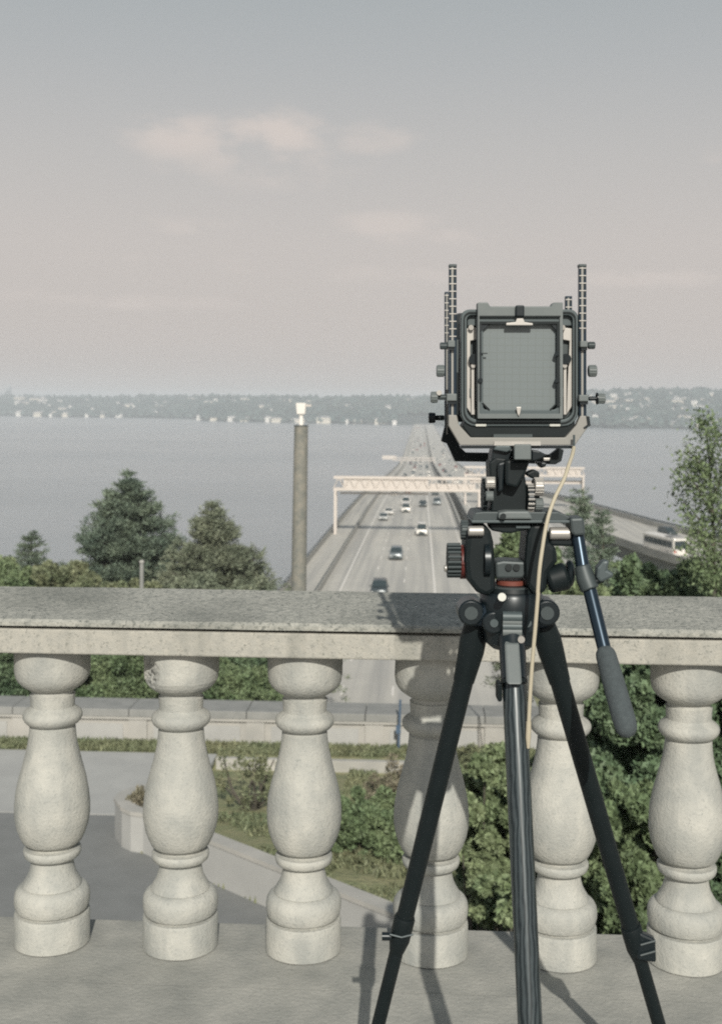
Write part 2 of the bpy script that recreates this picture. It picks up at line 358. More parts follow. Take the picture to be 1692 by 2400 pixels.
# ================================================================== ground, lake, hills
ZW = EYE-50.0
HY = [30, 60, 135, 220, 304, 420, 570, 760, 900, 1000, 1100, 2600]
HH = [19.9, 20.3, 21.7, 22.9, 24.6, 28.6, 34.8, 41.2, 45.2, 46.8, 47.0, 47.0]
def deckz(y):
    s = 0
    for k in (-2, -1, 0, 1, 2): s += np.interp(y+k*14*min(1, y/200), HY, HH)
    return EYE-s/5
DW = [(270, 1962), (286, 1986), (336, 2001), (630, 2130), (787, 2199)]
dwp = [onh(a, b, 10.4) for a, b in DW]; _d = (dwp[-1]-dwp[2]).normalized(); dwp.append(dwp[-1]+_d*5)
def gh(x, y):
    if y < 37.2:
        h = 10.4
        # bank behind the diagonal wall
        a = dwp[2]; t = dwp[4]-dwp[2]; side = -(x-a.x)*t.y+(y-a.y)*t.x    # >0: right of the line
        side /= t.length
        if side > .10 and y < 34.4: h = 9.85+.085*max(0, y-24.5)
        if side > .10 and y < 27 and x < dwp[1].x-.2: h = 10.4
        if y >= 34.4 and x > -6.3: h = 10.4
        if x < dwp[1].x-.1 or (x < dwp[1].x+.9 and y > 29.4): h = 10.4
        r = sm(1.4+.045*y, 5.5+.05*y, x)
        return h*(1-r)+(3.4+.215*y)*r
    dep = -(EYE*0-0)
    hl = interp(y, [37.2, 60, 90, 140, 200, 260, 320], [11.6, 14.5, 19, 27.5, 45, 53, 56])
    trench = sm(-12.6, -11.9, x)*(1-sm(42, 48, x)) if y > 38.4 else 0
    dk = max(EYE-deckz(y)+3.2, hl)
    return hl*(1-trench)+dk*trench
xs = np.unique(np.concatenate([np.arange(-160, -30, 6.), np.arange(-30, -13, 1.5), np.arange(-13, -8, .28), np.arange(-8, 1, .11), np.arange(1, 12, .28), np.arange(12, 40, 1.5), np.arange(40, 170, 6.)]))
ys = np.unique(np.concatenate([np.arange(3.0, 21, .8), np.arange(21, 30, .11), np.arange(30, 38.6, .28), np.arange(39, 60, 1.2), np.arange(60, 330, 6.)]))
V = np.zeros((len(ys), len(xs), 3)); 
for j, y in enumerate(ys):
    for i, x in enumerate(xs):
        nzv = mnoise.noise(Vector((x*.25, y*.25, 0)))
        bump = 0.0
        if y > 38: bump = nzv*.9
        elif x > 2.4+.045*y: bump = nzv*.3
        elif (y-dwp[2].y)*(dwp[4]-dwp[2]).x-(x-dwp[2].x)*(dwp[4]-dwp[2]).y > .8*4 and y < 34: bump = nzv*.12
        V[j, i] = (x, y, EYE-gh(x, y)+bump)
nx = len(xs); ii, jj = np.meshgrid(np.arange(nx-1), np.arange(len(ys)-1)); q = (jj*nx+ii).ravel()
gr = npmesh('ground', V.reshape(-1, 3), np.stack([q, q+1, q+nx+1, q+nx], 1), M['grass'], kind='structure', smooth=True)
def gz(x, y): return EYE-gh(x, y)

mb = MB(); mb.box(-9000, 9000, 150, 9500, ZW-.5, ZW)
wa = mb.build('lake_water', M['water'], kind='structure')
t = M['water'].node_tree; b = t.nodes['Principled BSDF']; co = t.nodes.new('ShaderNodeTexCoord')
n1 = t.nodes.new('ShaderNodeTexNoise'); n1.inputs['Scale'].default_value = .16; n1.inputs['Detail'].default_value = 7; n1.inputs['Roughness'].default_value = .62
mp = t.nodes.new('ShaderNodeMapping'); mp.inputs['Scale'].default_value = (.55, 1, 1); t.links.new(co.outputs['Object'], mp.inputs[0]); t.links.new(mp.outputs[0], n1.inputs['Vector'])
bu = t.nodes.new('ShaderNodeBump'); bu.inputs['Strength'].default_value = 1; bu.inputs['Distance'].default_value = .45; t.links.new(n1.outputs[0], bu.inputs['Height']); t.links.new(bu.outputs[0], b.inputs['Normal'])
n2 = t.nodes.new('ShaderNodeTexNoise'); n2.inputs['Scale'].default_value = .004; n2.inputs['Detail'].default_value = 5
mp2 = t.nodes.new('ShaderNodeMapping'); mp2.inputs['Scale'].default_value = (.5, 1.6, 1); t.links.new(co.outputs['Object'], mp2.inputs[0]); t.links.new(mp2.outputs[0], n2.inputs['Vector'])
rr = t.nodes.new('ShaderNodeMapRange'); rr.inputs['From Min'].default_value = .35; rr.inputs['From Max'].default_value = .65; rr.inputs['To Min'].default_value = .17; rr.inputs['To Max'].default_value = .23
t.links.new(n2.outputs[0], rr.inputs['Value']); t.links.new(rr.outputs[0], b.inputs['Roughness'])
mb = MB(); mb.box(-14000, 14000, 140, 14000, ZW-3, ZW-2.2); mb.build('lake_bed', M['asph'], kind='structure')

# far shore: bearing (photo column) -> shoreline distance and ridge height above the eye
SHX = [-900, 0, 120, 300, 460, 480, 700, 960, 1010, 1300, 1500, 1692, 2600]
SHD = [4300, 3900, 3700, 3650, 3500, 3150, 2950, 2750, 2700, 2600, 2560, 2560, 2600]
RDX = [-900, 0, 110, 250, 330, 600, 800, 1000, 1150, 1340, 1450, 1560, 1692, 2600]
RDH = [10, 9, 7, 9, 14, 12, 10, 13, 24, 30, 37, 36, 37, 30]
fb = np.linspace(-900, 2600, 330); fr = np.concatenate([[-.02, 0, .03], np.linspace(.08, 1, 20), [1.25, 2.2]])
V = np.zeros((len(fr), len(fb), 3))
def shore(sx): return interp(sx, SHX, SHD)*(1+.012*mnoise.noise(Vector((sx*.012, 5, 0))))
def hillz(sx, f):
    rz = interp(sx, RDX, RDH)+3*mnoise.noise(Vector((sx*.01, 1.3, 0)))+2*mnoise.noise(Vector((sx*.04, 7.3, f*2)))
    g = f if f < 1 else 1-(f-1)*.4
    return ZW-1.5+(rz+50-0)*max(0, g)**.8 + (1.6 if f > 0 else 0)
def fp(sx, f):
    D = shore(sx)+f*900; v = ray(sx, 945); v.z = 0; v = v*(D/v.dot(HEAD)); return v.x, v.y
for j, f in enumerate(fr):
    for i, sx in enumerate(fb):
        x, y = fp(sx, f); V[j, i] = (x, y, hillz(sx, f))
nx = len(fb); ii, jj = np.meshgrid(np.arange(nx-1), np.arange(len(fr)-1)); q = (jj*nx+ii).ravel()
npmesh('hills', V.reshape(-1, 3), np.stack([q, q+1, q+nx+1, q+nx], 1), M['farwood'], kind='structure', smooth=True)
# the wooded cover of the hills
P = []; 
for k in range(9500):
    sx = rnd.uniform(-300, 2000); f = rnd.random()**1.1*1.03
    if 930 < sx < 1030 and f < .25: continue
    x, y = fp(sx, f); s = rnd.uniform(5, 11); P.append((x, y, hillz(sx, f)+s*.35, s))
P = np.array(P); base = np.array([(1, 0, 0), (0, 1, 0), (-1, 0, 0), (0, -1, 0), (0, 0, 1.25), (.7, .7, .6), (-.7, .7, .6), (-.7, -.7, .6), (.7, -.7, .6)])
fc = np.array([(0, 5, 8), (0, 1, 5), (1, 6, 5), (1, 2, 6), (2, 7, 6), (2, 3, 7), (3, 8, 7), (3, 0, 8), (5, 6, 4), (6, 7, 4), (7, 8, 4), (8, 5, 4)])
VV = (P[:, None, :3]+base[None]*P[:, None, 3:4]*nrg.uniform(.7, 1.3, (len(P), 9, 1))).reshape(-1, 3)
FF = (np.arange(len(P))[:, None, None]*9+fc[None]).reshape(-1, 3)
tag(npmesh('far_woods', VV, FF, M['farwood'], kind='stuff'), 'hazy blue green woods covering the hills across the lake', 'woods')

# houses across the lake
def housemesh(w, d, h, wall):
    mb = MB(); mb.box(-w/2, w/2, -d/2, d/2, -4, h)
    mb.mi = 1; r = h*.45
    mb.hexa([(-w/2-.5, -d/2-.5, h), (w/2+.5, -d/2-.5, h), (w/2+.5, d/2+.5, h), (-w/2-.5, d/2+.5, h), (-w*.3, -.3, h+r), (w*.3, -.3, h+r), (w*.3, .3, h+r), (-w*.3, .3, h+r)])
    mb.mi = 2
    for k in range(int(w//4)):
        x = -w/2+2+k*4; mb.box(x-.9, x+.9, -d/2-.06, -d/2+.05, h*.5-.6, h*.5+.9)
    me = mb.build('house', [wall, M['roofg'], M['glass']]); return me
hm = [housemesh(15, 10, 6, M['white']), housemesh(24, 12, 7, M['cream']), housemesh(11, 9, 7, M['white']), housemesh(18, 10, 5, M['cream'])]
proto_me = [h.data for h in hm]
for h in hm: bpy.data.objects.remove(h)
rows = []
WH = [545, 575, 628, 650, 690, 705, 815, 840, 868, 893, 925, 500, 470, 760, 205, 240, 280, 160, 120, 95, 50]
for k, sx in enumerate([545, 575, 628, 650, 690, 705, 815, 840, 868, 893, 925, 500, 470, 760, 205, 240, 280, 160, 120, 95, 50]):
    oz = ['leftmost', 'second', 'third', 'fourth', 'fifth', 'sixth', 'seventh']
    grp = [s for s in WH if (s < 300) == (sx < 300) and (s < 700) == (sx < 700) and (s < 710) == (sx < 710)]; grp.sort(); n_ = grp.index(sx)
    where = 'far waterline above the left trees' if sx < 300 else ('far waterline left of the tall column' if sx < 700 else 'far waterline between the tall column and the bridge')
    lb_ = 'pale waterfront house hidden behind the lamp of the tall column' if 700 < sx < 710 else (oz[n_]+(' from left' if n_ else '')+' pale house on the '+where)
    rows.append((sx, .012, lb_, 'houses along the far waterline'))
for k in range(26): rows.append((rnd.uniform(1390, 1692), rnd.uniform(.02, .12), 'pale house low on the hillside right of the view camera', 'low houses on the right hill'))
for k in range(44): rows.append((rnd.uniform(1385, 1680), rnd.choice([.3, .36, .45, .5, .6, .74, .78])+rnd.uniform(-.03, .03), 'pale house high on the wooded hill right of the view camera', 'upper houses on the right hill'))
for k in range(34): rows.append((rnd.uniform(60, 460), rnd.uniform(.05, .75), 'small pale house among trees on the far left hills', 'houses on the far left hills'))
for k in range(22): rows.append((rnd.uniform(480, 1000), rnd.uniform(.25, .85), 'small pale house among trees on the middle hills behind the bridge', 'houses on the middle hills'))
for k in range(9): rows.append((rnd.uniform(40, 110), rnd.uniform(.3, .8), 'large pale block below the hazy towers on the far left', 'pale blocks below the towers'))
for k, (sx, f, lb, gp) in enumerate(rows):
    x, y = fp(sx, f); o = bpy.data.objects.new('house', proto_me[k % 4]); COL.objects.link(o)
    o.location = (x, y, hillz(sx, f)+1.5+(4 if f > .1 else 0)); o.rotation_euler.z = rnd.uniform(-.5, .5); s = rnd.uniform(.6, 1.2)*(1.5 if sx < 110 else 1)*(1.25 if f == .012 else 1); o.scale = (s, s, s)
    tag(o, lb, 'house', gp)
# hazy city towers on the left
tl = [(2, 872, 10, 'widest hazy tower at the left edge of the skyline'), (14, 862, 6, 'slender hazy tower, second from the left edge'), (22, 856, 7, 'tallest hazy tower of the far skyline'), (32, 878, 7, 'hazy tower just right of the tallest one'), (41, 888, 8, 'lowest hazy tower of the far skyline')]
for sx, dy, w, lb in tl:
    p = at(sx*DS, (dy+12)*DS, 4950); b_ = at(sx*DS, 975, 4950); hw = w*.5*4950/F
    t_ = thing('tower_block', lb, 'tower', (p.x, p.y, b_.z-60), group='hazy city towers')
    mb = MB(); mb.box(-hw, hw, -hw, hw, 0, p.z-b_.z+60); mb.build('wall', M['tower'], t_, local=True)
    mb = MB(); mb.box(-hw*.5, hw*.5, -hw*.5, hw*.5, p.z-b_.z+60, p.z-b_.z+70); mb.build('roof_house', M['tower'], t_, local=True)
    mb = MB()
    for k in range(14):
        z = 70+k*(p.z-b_.z-20)/14; mb.box(-hw*.92, hw*.92, -hw-.4, -hw+.2, z, z+3)
    mb.build('window_band', M['glass'], t_, local=True, kind='stuff')

# ================================================================== bridge
YS = list(np.arange(37.6, 130, 6))+list(np.arange(130, 330, 10))+list(np.arange(330, 1100, 25))+list(np.arange(1100, 2760, 80))
def sweep(mb, x0, x1, z0, z1, ys, xo=None):
    xo = xo or (lambda y: 0); vs = []; fs = []
    for y in ys:
        z = deckz(y); o = xo(y); vs += [(x0+o, y, z+z0), (x1+o, y, z+z0), (x1+o, y, z+z1), (x0+o, y, z+z1)]
    for k in range(len(ys)-1):
        a = 4*k; fs += [(a+i, a+(i+1) % 4, a+4+(i+1) % 4, a+4+i) for i in range(4)]
    n = len(vs); fs += [(3, 2, 1, 0), (n-4, n-3, n-2, n-1)]; return mb.add(vs, fs)
br = thing('bridge', 'long pale concrete floating highway bridge with lanes of traffic towards us', 'bridge', (0, 38, deckz(38)))
sweep(MB(), -11.35, 7.7, -1.6, 0, YS).build('road_deck', M['road'], br)
pathx = lambda y: -((134-y)/11.0)**2 if y < 134 else 0
YP = [96, 104, 110, 116, 122, 128, 134]+[y for y in YS if y > 136]
sweep(MB(), -15.3, -11.6, -1.2, .05, YP, pathx).build('footpath', M['road'], br)
sweep(MB(), -11.6, -11.3, -.2, .85, YS).build('barrier', M['barr'], br)
sweep(MB(), 7.35, 7.75, -.2, .95, YS).build('barrier', M['barr'], br)
mb = MB(); sweep(mb, -15.45, -15.3, -1.2, .9, YP, pathx); mb.build('parapet', M['barr'], br)
mb = MB(); sweep(mb, -15.42, -15.34, 1.25, 1.33, YP, pathx); sweep(mb, -15.41, -15.35, .95, 1.0, YP, pathx)
for y in np.arange(136, 420, 4):
    z = deckz(y); mb.box(-15.42, -15.34, y-.06, y+.06, z+.9, z+1.3)
mb.build('railing', M['rail'], br, kind='stuff')
mb = MB(); sweep(mb, -11.5, -11.42, .95, 1.03, YS)
mb.build('railing', M['rail'], br)
for x, w in ((-9.15, .2), (1.8, .24), (6.5, .16)): sweep(MB(), x-w/2, x+w/2, .004, .014, YS).build('lane_line', M['paint'], br)
dm = None
for x in (-5.5, -1.85):
    for y in list(np.arange(60, 300, 12.2)):
        mb = MB(); sweep(mb, x-.08, x+.08, .004, .014, [y, y+1.5, y+3]); mb.build('lane_dash', M['paint'], br)
mb = MB()
for y in range(240, 1000, 60):
    for x in (-9, 4): mb.box(x-1, x+1, y-1, y+1, ZW-2, deckz(y)-1.5)
mb.build('pier', M['barr'], br, kind='stuff')
mb = MB(); mb.box(-14, 9, 1000, 2700, ZW-1.5, EYE-48.3); mb.build('pontoon', M['barr'], br)

b2 = thing('bridge', 'second highway bridge running alongside, right of the first, mostly behind the view camera', 'bridge', (20, 200, deckz(200)))
YB = [y for y in YS if y > 150]
sweep(MB(), 9.6, 27.5, -1.6, 0, YB).build('road_deck', M['road'], b2)
sweep(MB(), 9.5, 9.9, -.2, .95, YB).build('barrier', M['barr'], b2)
sweep(MB(), 27.3, 27.7, -.2, .95, [y for y in YB if y > 400]).build('barrier', M['barr'], b2)
for x in (11.6, 24.6): sweep(MB(), x-.1, x+.1, .004, .014, YB).build('lane_line', M['paint'], b2)
mb = MB()
for y in range(240, 1000, 60):
    for x in (13, 24): mb.box(x-1, x+1, y-1, y+1, ZW-2, deckz(y)-1.5)
mb.build('pier', M['barr'], b2, kind='stuff')
mb = MB(); mb.box(10, 28, 1000, 2700, ZW-1.5, EYE-48.3); mb.build('pontoon', M['barr'], b2)

# ramp leaving the second bridge to the right
rm = thing('ramp', 'pale elevated ramp curving down to the right of the bridge with dark underside', 'ramp', (50, 220, EYE-25))
RC = [(135, 60, 83, 24.0), (150, 53, 77, 24.2), (170, 46, 70.5, 24.5), (189, 41.6, 63.5, 24.8), (205, 38.6, 59, 25), (222, 36, 54.6, 25.1), (250, 32.5, 48.6, 25.2), (290, 28.5, 42, 25.3), (330, 26.0, 36.5, 25.9), (380, 24, 32, 27.6), (430, 22.5, 28.2, 29.4)]
def rsweep(mb, fa, fb2, z0, z1):
    vs = []; fs = []
    for (y, a, b_, h) in RC:
        z = EYE-h+.03; x0 = fa(a, b_); x1 = fb2(a, b_); vs += [(x0, y, z+z0), (x1, y, z+z0), (x1, y, z+z1), (x0, y, z+z1)]
    n = len(RC)
    for k in range(n-1):
        a = 4*k; fs += [(a+i, a+(i+1) % 4, a+4+(i+1) % 4, a+4+i) for i in range(4)]
    fs += [(3, 2, 1, 0), (4*n-4, 4*n-3, 4*n-2, 4*n-1)]; mb.add(vs, fs); return mb
rsweep(MB(), lambda a, b: a, lambda a, b: b, -.6, 0).build('road_deck', M['road'], rm)
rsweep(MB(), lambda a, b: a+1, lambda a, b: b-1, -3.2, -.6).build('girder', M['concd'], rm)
rsweep(MB(), lambda a, b: b-.35, lambda a, b: b, 0, 1.1).build('barrier', M['barr'], rm)
rsweep(MB(), lambda a, b: b-.3, lambda a, b: b-.1, 1.25, 1.55).build('railing', M['rail'], rm)
rsweep(MB(), lambda a, b: a, lambda a, b: a+.35, 0, .85).build('barrier', M['road'], rm)
for (y, a, b_, h) in [RC[3], RC[5], RC[6], RC[7]]:
    mb = MB()
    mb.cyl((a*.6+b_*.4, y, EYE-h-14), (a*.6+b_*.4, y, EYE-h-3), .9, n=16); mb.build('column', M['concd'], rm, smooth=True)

# ------------------------------------------------------------------ sign gantries
def gantry(name, label, x0, x1, y, ztop, panels, posts, H=1.7, dpt=1.6, lower=True):
    g = thing(name, label, 'gantry', (x0, y, deckz(y)))
    zb = ztop-H
    for yy in (y, y+dpt):
        for z in (ztop, zb):
            mb = MB(); mb.box(x0, x1, yy-.11, yy+.11, z-.38 if z == ztop else z-.42, z); mb.build('chord', M['gantry'], g)
    mb = MB(); nb = int((x1-x0)/1.7); dx = (x1-x0)/nb
    for k in range(nb):
        a = x0+k*dx
        for yy in (y, y+dpt):
            mb.cyl((a, yy, zb), (a+dx/2, yy, ztop-.15), .07, n=5); mb.cyl((a+dx/2, yy, ztop-.15), (a+dx, yy, zb), .07, n=5)
        mb.cyl((a, y, zb-.1), (a, y+dpt, zb-.1), .05, n=5)
    mb.build('lattice', M['gantry'], g, kind='stuff')
    MB().box(x0, x1, y-.05, y+dpt+.05, zb-.55, zb-.31).build('chord_shade', M['concd'], g)  # dark box added under the chords to stand in for their shadow
    for px in posts:
        for yy in (y, y+dpt):
            mb = MB(); mb.box(px-.22, px+.22, yy-.2, yy+.2, deckz(y)-1, zb-.3); mb.build('post', M['gantry'], g, bevel=.03)
    for (a, b_, z0, z1) in panels:
        p_ = MB().box(a, b_, y+.22, y+.29, z0, z1).build('sign_panel', M['signb'], g)
        mb = MB()
        k = a+.6
        while k < b_-.3:
            mb.box(k-.05, k+.05, y+.14, y+.22, z0+.05, z1-.05); k += 1.9
        mb.build('stiffener', M['gantry'], p_)
    return g
yg = 205; z0 = at(846, 1146, 205).z
g1 = gantry('sign_gantry', 'nearer pale lattice sign gantry spanning the whole highway', -14.9, 10.4, yg, z0+2.1, [(-13.2, 1.4, z0-.15, z0+2.0), (1.6, 9.4, z0-.1, z0+1.0)], (-14.6, 10.1), H=2.0)
MB().box(-14, 1.4, yg+3.2, yg+3.5, z0-1.15, z0-.85).build('catwalk', M['gantry'], g1)
g2 = gantry('sign_gantry', 'pale gantry right of the tripod head over the second bridge', 10.6, 39.5, 290, at(1290, 1094, 290).z, [(30.5, 38.6, at(1290, 1113, 290).z, at(1290, 1096, 290).z)], (39.2, 10.9), H=1.9)
MB().box(12, 39.5, 292, 292.4, at(1290, 1134, 290).z, at(1290, 1126, 290).z).build('catwalk', M['gantry'], g2)
g3 = gantry('sign_gantry', 'distant pale gantry far out on the bridge with one panel over the water', -20, 10.5, 860, at(930, 1072, 860).z, [(-27.5, -17.5, at(930, 1077, 860).z, at(930, 1068, 860).z)], (-13.6, 9.8), H=1.9)
# small pole with square plate on the ramp
pl = thing('sign_post', 'lone thin post with a small dark square plate beside the ramp', 'sign', at(1382, 1195, 300))
p0 = at(1382, 1240, 300); p1 = at(1382, 1162, 300)
MB().cyl(p0, p1, .12, n=6).build('post', M['gantry'], pl); 
p = at(1382, 1166, 299.6); MB().box(p.x-.75, p.x+.75, p.y-.1, p.y, p.z-.75, p.z+.75).build('plate', M['dgrey'], pl)

# ------------------------------------------------------------------ portal parapet and lower plaza
PY = 35.9
def ph(x): return EYE-10.6
pw = thing('parapet_wall', 'low concrete parapet wall with recessed panels above the tunnel mouth', 'wall', (-8, PY, EYE-10.6))
MB().box(-34, 9.5, PY, PY+.5, EYE-12, EYE-9.62).build('wall', M['conc'], pw)
x = -34.0
while x < 9.5:
    MB().box(x+.01, min(9.7, x+3.59), PY-.12, PY+1.25, EYE-9.62, EYE-9.38).build('coping_stone', M['concd'], pw, bevel=.02)
    MB().box(x+.0, x+.55, PY-.09, PY, EYE-10.8, EYE-9.72).build('pilaster', M['conc'], pw)
    MB().box(x+.75, min(9.5, x+3.4), PY-.03, PY, EYE-10.45, EYE-9.85).build('panel', M['path'], pw)
    x += 3.6
MB().box(-34, 9.5, PY-.1, PY-.001, EYE-9.70, EYE-9.622).build('moulding', M['conc'], pw)
MB().box(-14, 30, 37.0, 37.6, EYE-24, EYE-9.7).build('portal_face', M['conc'], pw)
sw = thing('retaining_wall', 'sloping pale side wall along the left of the road cutting', 'wall', (-11.8, 80, deckz(80)))
mb = MB(); vs = []; fs = []
for y in (37.6, 60, 80, 100, 118):
    z = deckz(y); tp = interp(y, [37.6, 60, 118], [3.4, 2.2, .9]); vs += [(-12.1, y, z-3), (-11.62, y, z-3), (-11.62, y, z+tp), (-12.1, y, z+tp)]
for k in range(4):
    a = 4*k; fs += [(a+i, a+(i+1) % 4, a+4+(i+1) % 4, a+4+i) for i in range(4)]
fs += [(3, 2, 1, 0), (16, 17, 18, 19)]
mb.add(vs, fs); mb.build('wall', M['conc'], sw)
MB().box(-12.15, -11.57, 37.6, 38.2, deckz(40)+3.5, deckz(40)+3.7).build('cap', M['concd'], sw)

# sheets on the lower level
za = EYE-10.4
mb = MB(); a, b_, c_, d_ = dwp[2], dwp[3], dwp[5], dwp[1]
mb.add([(-34, 3, za+.012), (c_.x, 3, za+.012), (c_.x, c_.y, za+.012), (b_.x, b_.y, za+.012), (a.x, a.y, za+.012), (d_.x, d_.y, za+.012), (d_.x, 29.4, za+.012), (-34, 29.4, za+.012)], [tuple(range(8))])
mb.build('road_surface', M['asph'], kind='structure')
mb = MB(); mb.box(-34, -5.9, 29.4, 34.7, za-.1, za+.03); mb.build('footpath', M['path'], kind='structure')
kb = MB().box(-5.85, 7.6, 34.2, 34.4, za-.7, za+.06).build('kerb_wall', M['conc'], bevel=.01); tag(kb, 'low kerb wall with a pale top line crossing the bank below the parapet', 'wall')
# diagonal low wall with rounded end
def ribbon(mb, pts, off0, off1, z0, z1):
    n = len(pts); vs = []; fs = []
    for k, p in enumerate(pts):
        d = (pts[min(k+1, n-1)]-pts[max(k-1, 0)]); d.z = 0; d.normalize(); q = Vector((-d.y, d.x, 0))
        a = p+q*off0; b = p+q*off1; vs += [(a.x, a.y, z0), (b.x, b.y, z0), (b.x, b.y, z1), (a.x, a.y, z1)]
    for k in range(n-1):
        a = 4*k; fs += [(a+i, a+(i+1) % 4, a+4+(i+1) % 4, a+4+i) for i in range(4)]
    fs += [(3, 2, 1, 0), (4*n-4, 4*n-3, 4*n-2, 4*n-1)]; mb.add(vs, fs); return mb
dd = [dwp[0]+Vector((1.0, 1.2, 0)), dwp[0]+Vector((.35, .95, 0)), dwp[0]+Vector((.03, .45, 0)), dwp[0], dwp[1], (dwp[1]+dwp[2])/2+Vector((-.02, -.08, 0)), dwp[2], dwp[3], dwp[4], dwp[5]]
lw = thing('garden_wall', 'low pale garden wall running diagonally with a rounded end beside the grey road', 'wall', dwp[2])
ribbon(MB(), dd, 0.0, .30, za-.3, za+.85).build('wall', M['path'], lw, smooth=False)
ribbon(MB(), dd, -.03, .34, za+.852, za+.95).build('coping', M['conc'], lw)

# thin poles
pz = at(333, 1330, 41); pt = at(333, 1318, 41)
po = thing('pole', 'thin grey metal pole standing in front of the pine', 'pole', (pz.x, pz.y, EYE-12.2))
MB().cyl((pz.x, pz.y, EYE-12.4), (pt.x, pt.y, pt.z), .09, .07, n=10).build('shaft', M['concd'], po, smooth=True)
MB().cyl((pt.x, pt.y, pt.z), (pt.x, pt.y, pt.z+.08), .10, .06, n=10).build('cap', M['barr'], po)
a = at(938, 1640, 35.4); b_ = at(934, 1757, 35.4)
po = thing('pole', 'slim blue grey post fixed to the parapet wall beside the fourth baluster', 'pole', b_)
MB().cyl(b_, a, .035, n=8).build('shaft', M['car_blue'], po, smooth=True)
MB().box(a.x-.12, a.x+.02, a.y-.08, a.y-.04, a.z-1.0, a.z-.75).build('bracket', M['car_blue'], po)

# tall round column with white lamp housing
ct = at(706, 999, 50); cb = at(693, 1640, 50)
cl = thing('column', 'tall slender weathered concrete column rising left of the bridge', 'column', (cb.x+.1, cb.y, EYE-12.6))
MB().cyl((cb.x+.05, cb.y, EYE-13.5), ct, .345, .285, n=40).build('shaft', mat('weathered_column', (.30, .28, .235), .9, c2=(.17, .18, .165), scale=3.2, detail=9, bump=.5, bscale=14, bdist=.02, extra=speck(22, .55, (.13, .135, .12), .55, streak=2.4)), cl, smooth=True)
MB().cyl(ct, ct+UP*.05, .30, .30, n=40).build('cap', M['dgrey'], cl)
lz = ct.z+.05
lm = thing('lamp', 'white box lamp on a short neck on top of the tall column', 'lamp', (ct.x, ct.y, lz))
MB().cyl((ct.x, ct.y, lz), (ct.x, ct.y, lz+.45), .10, .075, n=12).build('neck', M['white'], lm, smooth=True)
MB().hexa([(ct.x-.17, ct.y-.15, lz+.45), (ct.x+.17, ct.y-.15, lz+.45), (ct.x+.17, ct.y+.15, lz+.45), (ct.x-.17, ct.y+.15, lz+.45), (ct.x-.21, ct.y-.2, lz+.92), (ct.x+.21, ct.y-.2, lz+.92), (ct.x+.21, ct.y+.2, lz+.92), (ct.x-.21, ct.y+.2, lz+.92)]).build('housing', M['white'], lm, bevel=.02)
MB().box(ct.x+.19, ct.x+.42, ct.y-.05, ct.y+.05, lz+.78, lz+.86).build('arm', M['gantry'], lm)
